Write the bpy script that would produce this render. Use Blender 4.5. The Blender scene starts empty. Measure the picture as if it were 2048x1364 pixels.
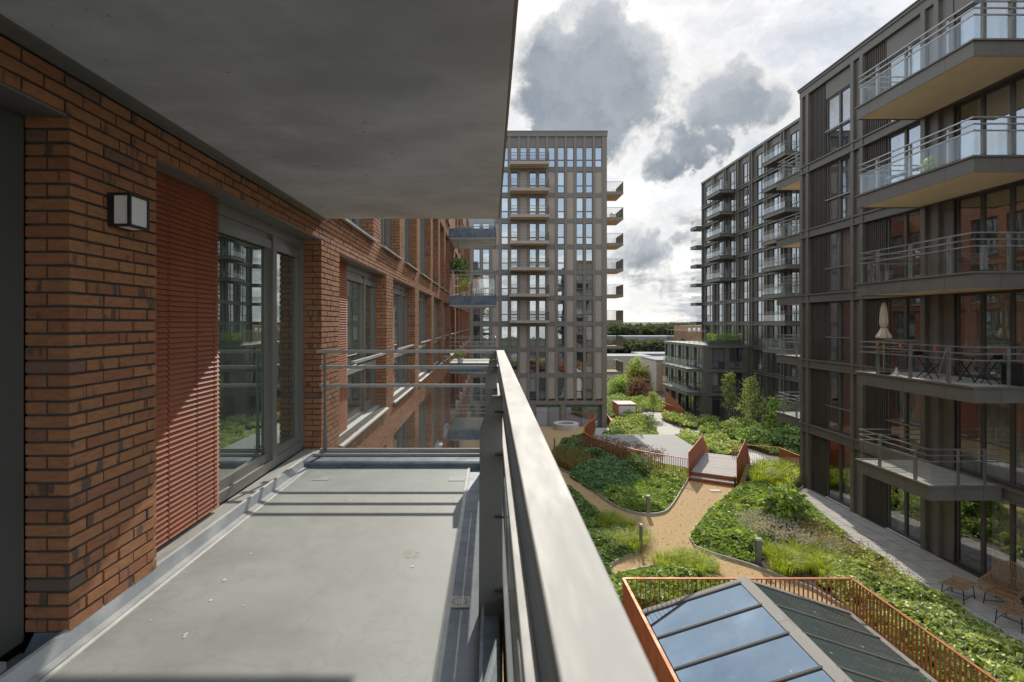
import bpy, math, random
import numpy as np
from mathutils import Vector, Matrix
random.seed(7); rng = np.random.default_rng(11)
R = math.radians
S = bpy.context.scene
COL = S.collection

# ------------------------------------------------------------------ camera, sky, sun, exposure
# eye of the photographer is the origin, Y runs along the balcony, Z is up
FPX, VX, VY = 1065.0, 982.0, 645.0            # focal length and vanishing point, pixels of the 2048 px photograph
cam_d = bpy.data.cameras.new('camera'); cam = bpy.data.objects.new('camera', cam_d); COL.objects.link(cam)
cam.rotation_euler = (R(90), 0, 0)
cam_d.sensor_width = 36; cam_d.lens = FPX / 2048 * 36
cam_d.shift_x = (1024 - VX) / 2048; cam_d.shift_y = -(682 - VY) / 2048
cam_d.clip_start = 0.05; cam_d.clip_end = 6000
cam_d.dof.use_dof = True; cam_d.dof.focus_distance = 14; cam_d.dof.aperture_fstop = 6.3
S.camera = cam

SUN = Vector((0.18, 1.0, 0.71)).normalized()
sun_d = bpy.data.lights.new('sun', 'SUN'); sun_d.energy = 2.05; sun_d.angle = R(0.5); sun_d.color = (1, 0.93, 0.82)
sun = bpy.data.objects.new('sun', sun_d); COL.objects.link(sun)
sun.rotation_euler = (-SUN).to_track_quat('-Z', 'Y').to_euler()

def pdir(x, y):
    return Vector((x - VX, FPX, VY - y)).normalized()

world = bpy.data.worlds.new('World'); S.world = world; world.use_nodes = True
class NT:
    def __init__(s, tree): s.t = tree; tree.nodes.clear()
    def n(s, typ, **kw):
        nd = s.t.nodes.new(typ)
        for k, v in kw.items():
            if k == 'ins':
                for i, val in v.items():
                    if hasattr(val, 'links') or isinstance(val, bpy.types.NodeSocket): s.t.links.new(val, nd.inputs[i])
                    else: nd.inputs[i].default_value = val
            else: setattr(nd, k, v)
        return nd
    def math(s, op, a, b=None, c=None, clamp=False):
        ins = {0: a}
        if b is not None: ins[1] = b
        if c is not None: ins[2] = c
        return s.n('ShaderNodeMath', operation=op, use_clamp=clamp, ins=ins).outputs[0]
    def vmath(s, op, a, b=None, scale=None):
        ins = {0: a}
        if b is not None: ins[1] = b
        nd = s.n('ShaderNodeVectorMath', operation=op, ins=ins)
        if scale is not None: nd.inputs['Scale'].default_value = scale
        return nd.outputs['Value'] if op in ('DISTANCE', 'DOT_PRODUCT', 'LENGTH') else nd.outputs[0]
    def mix(s, f, a, b):
        nd = s.n('ShaderNodeMix', data_type='RGBA')
        for i, val in ((0, f), (6, a), (7, b)):
            if isinstance(val, bpy.types.NodeSocket): s.t.links.new(val, nd.inputs[i])
            elif i == 0: nd.inputs[i].default_value = val
            else: nd.inputs[i].default_value = (*val, 1) if len(val) == 3 else val
        return nd.outputs[2]
    def noise(s, vec, scale, detail=3, rough=0.55, col=False):
        nd = s.n('ShaderNodeTexNoise', ins={'Scale': scale, 'Detail': detail, 'Roughness': rough})
        if vec is not None: s.t.links.new(vec, nd.inputs['Vector'])
        return nd.outputs[1] if col else nd.outputs[0]
    def step(s, v, lo, hi, smooth=True):
        nd = s.n('ShaderNodeMapRange', interpolation_type='SMOOTHSTEP' if smooth else 'LINEAR', ins={0: v, 1: lo, 2: hi, 3: 0.0, 4: 1.0})
        return nd.outputs[0]
def build_sky():
    w = NT(world.node_tree)
    out = w.n('ShaderNodeOutputWorld'); bg = w.n('ShaderNodeBackground', ins={'Strength': 0.15})
    w.t.links.new(bg.outputs[0], out.inputs[0])
    sky = w.n('ShaderNodeTexSky', sky_type='NISHITA', sun_disc=False, sun_elevation=math.asin(SUN.z),
              sun_rotation=math.atan2(SUN.x, SUN.y), dust_density=1.4, ozone_density=1.2).outputs[0]
    d = w.n('ShaderNodeTexCoord').outputs['Generated']
    # thin bright veil round the sun and along the horizon, broken by noise
    wob = w.vmath('SUBTRACT', w.noise(d, 4.5, 8, 0.62, True), (0.5, 0.5, 0.5))
    wob2 = w.vmath('SUBTRACT', w.noise(d, 16, 5, 0.6, True), (0.5, 0.5, 0.5))
    dd = w.vmath('ADD', d, w.vmath('SCALE', wob, scale=0.24))
    dd = w.vmath('ADD', dd, w.vmath('SCALE', wob2, scale=0.055))
    sep = w.n('ShaderNodeSeparateXYZ', ins={0: d}).outputs
    flat = w.n('ShaderNodeCombineXYZ', ins={0: sep[0], 1: sep[1], 2: w.math('MULTIPLY', sep[2], 2.6)}).outputs[0]
    cosun = w.vmath('DOT_PRODUCT', d, tuple(SUN))
    glow = w.step(cosun, 0.55, 1.0)
    veil_n = w.noise(flat, 3.2, 7, 0.6)
    hor = w.math('SUBTRACT', 1.0, w.step(sep[2], 0.0, 0.42))
    veil = w.math('ADD', w.math('MULTIPLY', glow, 0.95), w.math('MULTIPLY', hor, 0.6))
    veil = w.math('ADD', veil, w.math('MULTIPLY', w.math('SUBTRACT', veil_n, 0.5), 1.6))
    veil = w.step(veil, 0.12, 0.95)
    veil = w.math('MULTIPLY', veil, 0.9)
    near_sun = w.step(cosun, 0.62, 1.0)
    warp = w.vmath('ADD', flat, w.vmath('SCALE', wob, scale=0.35))
    tex = w.step(w.noise(warp, 4.2, 9, 0.62), 0.34, 0.66)
    tex2 = w.step(w.noise(w.vmath('ADD', warp, (1.3, 0.2, 2.2)), 9.5, 8, 0.6), 0.35, 0.68)
    tex = w.math('ADD', w.math('MULTIPLY', tex, 0.65), w.math('MULTIPLY', tex2, 0.35))
    white = w.mix(near_sun, w.mix(tex, (2.7, 2.95, 3.35), (4.7, 4.75, 4.8)), w.mix(tex, (1.62, 1.76, 1.98), (3.15, 3.12, 3.05)))
    haze = w.mix(0.42, sky, (3.6, 3.9, 4.2))
    c = w.mix(veil, haze, white)
    # heavy back-lit cumulus: a field of soft balls at their own directions, and the same field a little
    # lower down, which tells the shaded base of a cloud from its bright crown
    field = under = None
    for (x, y, r, g) in CLOUDS:
        for dy in (0, 1):
            k = r / FPX / (1 + ((x - VX) ** 2 + (y - VY) ** 2) / FPX ** 2) ** 0.5
            q = w.math('MULTIPLY', w.vmath('DISTANCE', dd, tuple(pdir(x, y + dy * r * 0.55))), 1 / k)
            q = w.math('MULTIPLY', w.math('MAXIMUM', w.math('SUBTRACT', 1.0, w.math('MULTIPLY', q, q)), 0.0), g)
            if dy: under = q if under is None else w.math('ADD', under, q)
            else: field = q if field is None else w.math('ADD', field, q)
    field = w.math('MINIMUM', field, 1.3); base = w.step(under, 0.15, 1.25)
    gen = w.math('MULTIPLY', w.math('MAXIMUM', w.math('SUBTRACT', w.noise(w.vmath('ADD', flat, (3.1, 1.7, 0.4)), 2.4, 8, 0.58), 0.50), 0.0), 4.2)
    gen = w.math('MULTIPLY', w.math('MULTIPLY', gen, w.step(sep[2], -0.02, 0.08)), w.math('SUBTRACT', 1.0, w.step(cosun, 0.55, 0.8)))
    n1 = w.math('SUBTRACT', w.noise(dd, 6.5, 9, 0.6), 0.5); n2 = w.math('SUBTRACT', w.noise(d, 17, 7, 0.6), 0.5)
    fine = w.math('ADD', w.math('MULTIPLY', n1, 2.3), w.math('MULTIPLY', n2, 1.1))
    low = w.math('MULTIPLY', w.step(w.noise(w.vmath('ADD', w.vmath('MULTIPLY', d, (8, 8, 32)), (2.0, 0.3, 0.0)), 1.0, 8, 0.6), 0.40, 0.72), w.math('SUBTRACT', 1.0, w.step(sep[2], 0.1, 0.26)))
    low = w.math('MULTIPLY', low, 0.8)
    body = w.math('MAXIMUM', w.math('MAXIMUM', field, gen), low)
    dens = w.math('ADD', body, w.math('MULTIPLY', fine, w.step(body, 0.0, 0.45)))
    cover = w.step(dens, -0.05, 0.5)
    core = w.step(dens, 0.1, 1.0)
    away = w.step(cosun, 0.1, 0.75)            # clouds opposite the sun are lit from the front
    rim = w.mix(away, (6.4, 6.3, 6.1), (3.2, 3.17, 3.1))
    tone = w.math('MULTIPLY', w.math('ADD', base, w.step(w.noise(dd, 3.6, 7, 0.62), 0.34, 0.66)), 0.5)
    lum = w.mix(tone, (2.15, 2.25, 2.38), (0.92, 1.08, 1.27))
    lum = w.mix(away, (4.8, 4.9, 5.0), lum)
    cc = w.mix(core, rim, lum)
    c = w.mix(cover, c, cc)
    w.t.links.new(c, bg.inputs[0])
CLOUDS = [(1180, 90, 115, 1.1), (1240, 150, 125, 1.1), (1165, 165, 115, 0.9), (1062, 95, 75, 0.8), (1265, 240, 105, 1.0), (1090, 185, 75, 0.6), (1165, 235, 95, 0.7),
          (1425, 180, 85, 0.95), (1485, 215, 75, 0.9), (1415, 240, 85, 1.0), (1365, 315, 75, 0.9), (1400, 335, 60, 0.7), (1545, 240, 50, 0.5),
          (1250, 500, 80, 0.85), (1310, 525, 65, 0.8), (1385, 470, 45, 0.6), (1310, 462, 32, 0.6), (1290, 600, 40, 0.4), (1395, 420, 35, 0.5),
          (640, -260, 200, 0.8), (1800, -520, 220, 0.7), (350, 120, 200, 0.7), (1900, 420, 160, 0.6), (1500, 480, 90, 0.7)]
build_sky()
S.view_settings.view_transform = 'Standard'; S.view_settings.look = 'None'
S.view_settings.exposure = 0.95; S.view_settings.gamma = 1.0; S.view_settings.use_curve_mapping = False
S.render.engine = 'CYCLES'
S.cycles.max_bounces = 8; S.cycles.transparent_max_bounces = 16; S.cycles.use_denoising = True
S.cycles.sample_clamp_indirect = 6

# ------------------------------------------------------------------ materials
def material(name, col, rough=0.6, var=0.15, scale=6, metal=0, bump=0, bump_scale=60, spec=0.5, col2=None, stretch=(1, 1, 1), ior=None, detail=5, coat=0):
    m = bpy.data.materials.new(name); m.use_nodes = True
    t = NT(m.node_tree)
    out = t.n('ShaderNodeOutputMaterial'); b = t.n('ShaderNodeBsdfPrincipled')
    t.t.links.new(b.outputs[0], out.inputs[0])
    pos = t.n('ShaderNodeNewGeometry').outputs['Position']
    if stretch != (1, 1, 1): pos = t.vmath('MULTIPLY', pos, stretch)
    c2 = col2 or tuple(c * (1 - var) for c in col); c1 = col if col2 else tuple(min(1, c * (1 + var)) for c in col)
    f = t.step(t.noise(pos, scale, detail, 0.6), 0.3, 0.7)
    t.t.links.new(t.mix(f, c2, c1), b.inputs['Base Color'])
    rr = t.n('ShaderNodeMapRange', ins={0: f, 3: max(0.02, rough - 0.08), 4: min(1, rough + 0.08)}).outputs[0]
    t.t.links.new(rr, b.inputs['Roughness'])
    b.inputs['Metallic'].default_value = metal; b.inputs['Specular IOR Level'].default_value = spec
    if ior: b.inputs['IOR'].default_value = ior
    if coat: b.inputs['Coat Weight'].default_value = coat
    if bump:
        bp = t.n('ShaderNodeBump', ins={'Strength': bump, 'Distance': 0.01, 'Height': t.noise(pos, bump_scale, 4, 0.6)})
        t.t.links.new(bp.outputs[0], b.inputs['Normal'])
    m['nt'] = 1
    return m

def brick_material():
    m = bpy.data.materials.new('brick'); m.use_nodes = True
    t = NT(m.node_tree)
    out = t.n('ShaderNodeOutputMaterial'); b = t.n('ShaderNodeBsdfPrincipled', ins={'Roughness': 0.82})
    t.t.links.new(b.outputs[0], out.inputs[0])
    g = t.n('ShaderNodeNewGeometry'); oi = t.n('ShaderNodeObjectInfo')
    rnd = t.math('FRACT', t.math('ADD', g.outputs['Random Per Island'], oi.outputs['Random']))
    ramp = t.n('ShaderNodeValToRGB', ins={0: rnd}).color_ramp
    cols = [(0.0, (0.385, 0.175, 0.076)), (0.28, (0.44, 0.208, 0.089)), (0.5, (0.40, 0.178, 0.078)), (0.68, (0.335, 0.136, 0.066)), (0.80, (0.425, 0.196, 0.083)), (0.93, (0.355, 0.148, 0.071)), (0.975, (0.25, 0.135, 0.09)), (1.0, (0.14, 0.11, 0.095))]
    while len(ramp.elements) < len(cols): ramp.elements.new(0.5)
    for e, (p, c) in zip(ramp.elements, cols): e.position = p; e.color = (*c, 1)
    rc = t.t.nodes['Color Ramp'].outputs[0]
    pos = t.vmath('ADD', g.outputs['Position'], t.vmath('MULTIPLY', t.n('ShaderNodeCombineXYZ', ins={0: rnd, 1: rnd, 2: rnd}).outputs[0], (7, 3, 5)))
    streak = t.noise(t.vmath('MULTIPLY', pos, (14, 14, 70)), 1.0, 4, 0.65)
    c = t.mix(t.step(streak, 0.35, 0.7), rc, t.mix(0.5, rc, (0.20, 0.075, 0.035)))
    blot = t.step(t.noise(t.vmath('MULTIPLY', pos, (13, 13, 3)), 1.0, 3, 0.5), 0.60, 0.67)
    c = t.mix(t.math('MULTIPLY', blot, 0.8), c, (0.085, 0.065, 0.055))
    mot = t.noise(g.outputs['Position'], 60, 5, 0.7)
    c = t.mix(t.math('MULTIPLY', t.step(mot, 0.5, 0.75), 0.45), c, t.mix(0.5, c, (0.09, 0.06, 0.045)))
    c = t.mix(t.math('MULTIPLY', t.step(t.noise(g.outputs['Position'], 3.1, 6, 0.7), 0.6, 0.8), 0.22), c, (0.52, 0.46, 0.40))
    t.t.links.new(c, b.inputs['Base Color'])
    bp = t.n('ShaderNodeBump', ins={'Strength': 0.8, 'Distance': 0.004, 'Height': t.math('ADD', t.noise(g.outputs['Position'], 95, 5, 0.7), t.math('MULTIPLY', streak, 0.6))})
    t.t.links.new(bp.outputs[0], b.inputs['Normal'])
    return m

def brick_texture_material():                 # walls too far away to tell bricks apart
    m = bpy.data.materials.new('far_brickwork'); m.use_nodes = True
    t = NT(m.node_tree)
    out = t.n('ShaderNodeOutputMaterial'); b = t.n('ShaderNodeBsdfPrincipled', ins={'Roughness': 0.85})
    t.t.links.new(b.outputs[0], out.inputs[0])
    p = t.n('ShaderNodeNewGeometry').outputs['Position']
    s = t.n('ShaderNodeSeparateXYZ', ins={0: p}).outputs
    v = t.n('ShaderNodeCombineXYZ', ins={0: t.math('ADD', s[0], s[1]), 1: s[2], 2: 0.0}).outputs[0]
    bt = t.n('ShaderNodeTexBrick', ins={'Vector': v, 'Color1': (0.36, 0.135, 0.05, 1), 'Color2': (0.22, 0.075, 0.04, 1), 'Mortar': (0.10, 0.09, 0.08, 1), 'Scale': 1.0, 'Mortar Size': 0.006, 'Brick Width': 0.222, 'Row Height': 0.0622})
    t.t.links.new(bt.outputs[0], b.inputs['Base Color'])
    return m

def leaf_material(name, cols, trans=0.4, gloss=0.12, rough=0.5, noise_scale=1.2):
    m = bpy.data.materials.new(name); m.use_nodes = True
    t = NT(m.node_tree)
    out = t.n('ShaderNodeOutputMaterial')
    g = t.n('ShaderNodeNewGeometry')
    ramp_n = t.n('ShaderNodeValToRGB', ins={0: t.math('ADD', t.math('MULTIPLY', g.outputs['Random Per Island'], 0.62), t.math('MULTIPLY', t.noise(g.outputs['Position'], noise_scale, 2), 0.42))})
    ramp = ramp_n.color_ramp
    while len(ramp.elements) < len(cols): ramp.elements.new(0.5)
    for i, (e, c) in enumerate(zip(ramp.elements, cols)): e.position = 0.1 + 0.8 * i / (len(cols) - 1); e.color = (*c, 1)
    c = ramp_n.outputs[0]
    d = t.n('ShaderNodeBsdfDiffuse', ins={0: c}); tr = t.n('ShaderNodeBsdfTranslucent', ins={0: t.mix(0.35, c, (0.30, 0.34, 0.03))})
    gl = t.n('ShaderNodeBsdfGlossy', ins={0: (0.9, 0.95, 0.9, 1), 'Roughness': rough})
    m1 = t.n('ShaderNodeMixShader', ins={0: trans, 1: d.outputs[0], 2: tr.outputs[0]})
    m2 = t.n('ShaderNodeMixShader', ins={0: gloss, 1: m1.outputs[0], 2: gl.outputs[0]})
    t.t.links.new(m2.outputs[0], out.inputs[0])
    return m

def schlick(t, f0):
    g = t.n('ShaderNodeNewGeometry').outputs
    c = t.math('ABSOLUTE', t.vmath('DOT_PRODUCT', g['Normal'], g['Incoming']))
    return t.math('ADD', f0, t.math('MULTIPLY', 1 - f0, t.math('POWER', t.math('SUBTRACT', 1.0, c, clamp=True), 5.0)))
def clear_glass(name, tint, base=0.04, ior=1.5, refl=(0.95, 0.97, 1.0), rough=0.0, wob=0):
    m = bpy.data.materials.new(name); m.use_nodes = True
    t = NT(m.node_tree)
    out = t.n('ShaderNodeOutputMaterial')
    f = schlick(t, base + 0.03)
    tr = t.n('ShaderNodeBsdfTransparent', ins={0: (*tint, 1)}); gl = t.n('ShaderNodeBsdfGlossy', ins={0: (*refl, 1), 'Roughness': rough})
    if wob:
        bp = t.n('ShaderNodeBump', ins={'Strength': wob, 'Distance': 0.02, 'Height': t.noise(t.n('ShaderNodeNewGeometry').outputs['Position'], 0.9, 2)})
        t.t.links.new(bp.outputs[0], gl.inputs['Normal'])
    mx = t.n('ShaderNodeMixShader', ins={0: f, 1: tr.outputs[0], 2: gl.outputs[0]})
    t.t.links.new(mx.outputs[0], out.inputs[0])
    return m

def mirror_glass(name, dark, fac, refl, wob=0.15, scale=0.8, spots=False, rough=0.0, rooms=False):   # coated pane in front of a dark room
    m = bpy.data.materials.new(name); m.use_nodes = True
    t = NT(m.node_tree)
    out = t.n('ShaderNodeOutputMaterial')
    pos = t.n('ShaderNodeNewGeometry').outputs['Position']
    f = schlick(t, fac + 0.04)
    rn = t.n('ShaderNodeObjectInfo').outputs['Random']
    dk = t.mix(t.step(rn, 0.62, 0.66), dark, t.mix(t.step(rn, 0.85, 0.87), tuple(0.12 + c for c in dark), (0.30, 0.29, 0.26))) if rooms else (*dark, 1)
    d = t.n('ShaderNodeBsdfDiffuse', ins={0: dk}); gl = t.n('ShaderNodeBsdfGlossy', ins={0: (*refl, 1), 'Roughness': rough})
    bp = t.n('ShaderNodeBump', ins={'Strength': wob, 'Distance': 0.03, 'Height': t.noise(pos, scale, 2)})
    t.t.links.new(bp.outputs[0], gl.inputs['Normal'])
    mx = t.n('ShaderNodeMixShader', ins={0: f, 1: d.outputs[0], 2: gl.outputs[0]}).outputs[0]
    if spots:                                  # bird droppings and dried drops
        s1 = t.step(t.noise(pos, 9, 2, 0.4), 0.755, 0.79); s2 = t.step(t.noise(t.vmath('MULTIPLY', pos, (22, 14, 22)), 1, 1), 0.80, 0.83)
        wd = t.n('ShaderNodeBsdfDiffuse', ins={0: (0.7, 0.7, 0.68, 1)})
        mx = t.n('ShaderNodeMixShader', ins={0: t.math('MULTIPLY', t.math('ADD', s1, s2, clamp=True), 0.75), 1: mx, 2: wd.outputs[0]}).outputs[0]
        st = t.step(t.noise(t.vmath('MULTIPLY', pos, (1.2, 5, 5)), 1, 6, 0.7), 0.5, 0.8)
        mx = t.n('ShaderNodeMixShader', ins={0: t.math('MULTIPLY', st, 0.10), 1: mx, 2: wd.outputs[0]}).outputs[0]
    t.t.links.new(mx, out.inputs[0])
    return m

def floor_material():
    m = material('floor_coating', (0.335, 0.352, 0.335), 0.6, 0.12, 2.2, bump=0.12, bump_scale=180)
    t = NT.__new__(NT); t.t = m.node_tree
    b = t.t.nodes['Principled BSDF']; base = b.inputs['Base Color'].links[0].from_socket
    p = t.n('ShaderNodeNewGeometry').outputs['Position']
    big = t.step(t.noise(p, 0.9, 5, 0.65), 0.42, 0.72)
    c = t.mix(t.math('MULTIPLY', big, 0.5), base, (0.245, 0.25, 0.235))
    st = t.step(t.noise(t.vmath('MULTIPLY', p, (3.2, 0.7, 1)), 1, 5, 0.7), 0.5, 0.75)
    c = t.mix(t.math('MULTIPLY', st, 0.2), c, (0.43, 0.45, 0.43))
    sp = t.step(t.noise(p, 170, 2, 0.4), 0.72, 0.78)
    c = t.mix(t.math('MULTIPLY', sp, 0.35), c, (0.2, 0.2, 0.19))
    sx = t.n('ShaderNodeSeparateXYZ', ins={0: p}).outputs
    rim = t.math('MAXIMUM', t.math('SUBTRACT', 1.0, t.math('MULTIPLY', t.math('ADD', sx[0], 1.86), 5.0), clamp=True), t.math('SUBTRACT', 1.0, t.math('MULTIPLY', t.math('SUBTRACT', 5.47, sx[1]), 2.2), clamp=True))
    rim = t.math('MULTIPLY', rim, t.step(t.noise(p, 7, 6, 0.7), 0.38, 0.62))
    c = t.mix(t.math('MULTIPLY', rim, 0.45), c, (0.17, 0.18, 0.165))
    ring = t.step(t.math('ABSOLUTE', t.math('SUBTRACT', t.noise(p, 1.7, 4, 0.6), 0.5)), 0.0, 0.018)
    c = t.mix(t.math('MULTIPLY', t.math('SUBTRACT', 1.0, ring), 0.16), c, (0.20, 0.21, 0.195))
    # the one dried spill in the middle of the floor
    dv = t.vmath('ADD', p, t.vmath('SCALE', t.vmath('SUBTRACT', t.noise(p, 9, 5, 0.7, True), (0.5, 0.5, 0.5)), scale=0.16))
    q = t.vmath('DISTANCE', dv, (-0.515, 3.42, -1.49))
    spill = t.math('MULTIPLY', t.math('SUBTRACT', 1.0, t.step(q, 0.05, 0.075)), t.step(t.noise(p, 38, 4, 0.7), 0.42, 0.6))
    c = t.mix(t.math('MULTIPLY', spill, 0.75), c, (0.19, 0.18, 0.13))
    t.t.links.new(c, b.inputs['Base Color'])
    return m

def soffit_material():
    m = material('soffit_concrete', (0.56, 0.595, 0.64), 0.7, 0.16, 1.3, bump=0.25, bump_scale=40)
    t = NT.__new__(NT); t.t = m.node_tree
    b = t.t.nodes['Principled BSDF']; base = b.inputs['Base Color'].links[0].from_socket
    p = t.n('ShaderNodeNewGeometry').outputs['Position']
    st = t.step(t.noise(t.vmath('MULTIPLY', p, (2.2, 5.0, 1)), 1, 8, 0.68), 0.38, 0.72)
    c = t.mix(t.math('MULTIPLY', st, 0.38), base, (0.76, 0.78, 0.80))
    sx = t.n('ShaderNodeSeparateXYZ', ins={0: p}).outputs
    seam = t.math('SUBTRACT', 1.0, t.step(t.math('ABSOLUTE', t.math('SUBTRACT', t.math('FRACT', t.math('MULTIPLY', sx[1], 0.8)), 0.5)), 0.0, 0.006))
    c = t.mix(t.math('MULTIPLY', seam, 0.3), c, (0.22, 0.23, 0.24))
    pit = t.step(t.noise(p, 16, 2, 0.4), 0.74, 0.78)
    c = t.mix(t.math('MULTIPLY', pit, 0.6), c, (0.09, 0.09, 0.085))
    big = t.step(t.noise(p, 0.7, 4, 0.6), 0.45, 0.7)
    c = t.mix(t.math('MULTIPLY', big, 0.6), c, (0.30, 0.315, 0.335))
    t.t.links.new(c, b.inputs['Base Color'])
    return m

def stain_zinc():
    return material('zinc', (0.34, 0.37, 0.40), 0.5, 0.3, 5, 0.35, 0.15, 60, col2=(0.17, 0.20, 0.24))

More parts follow.
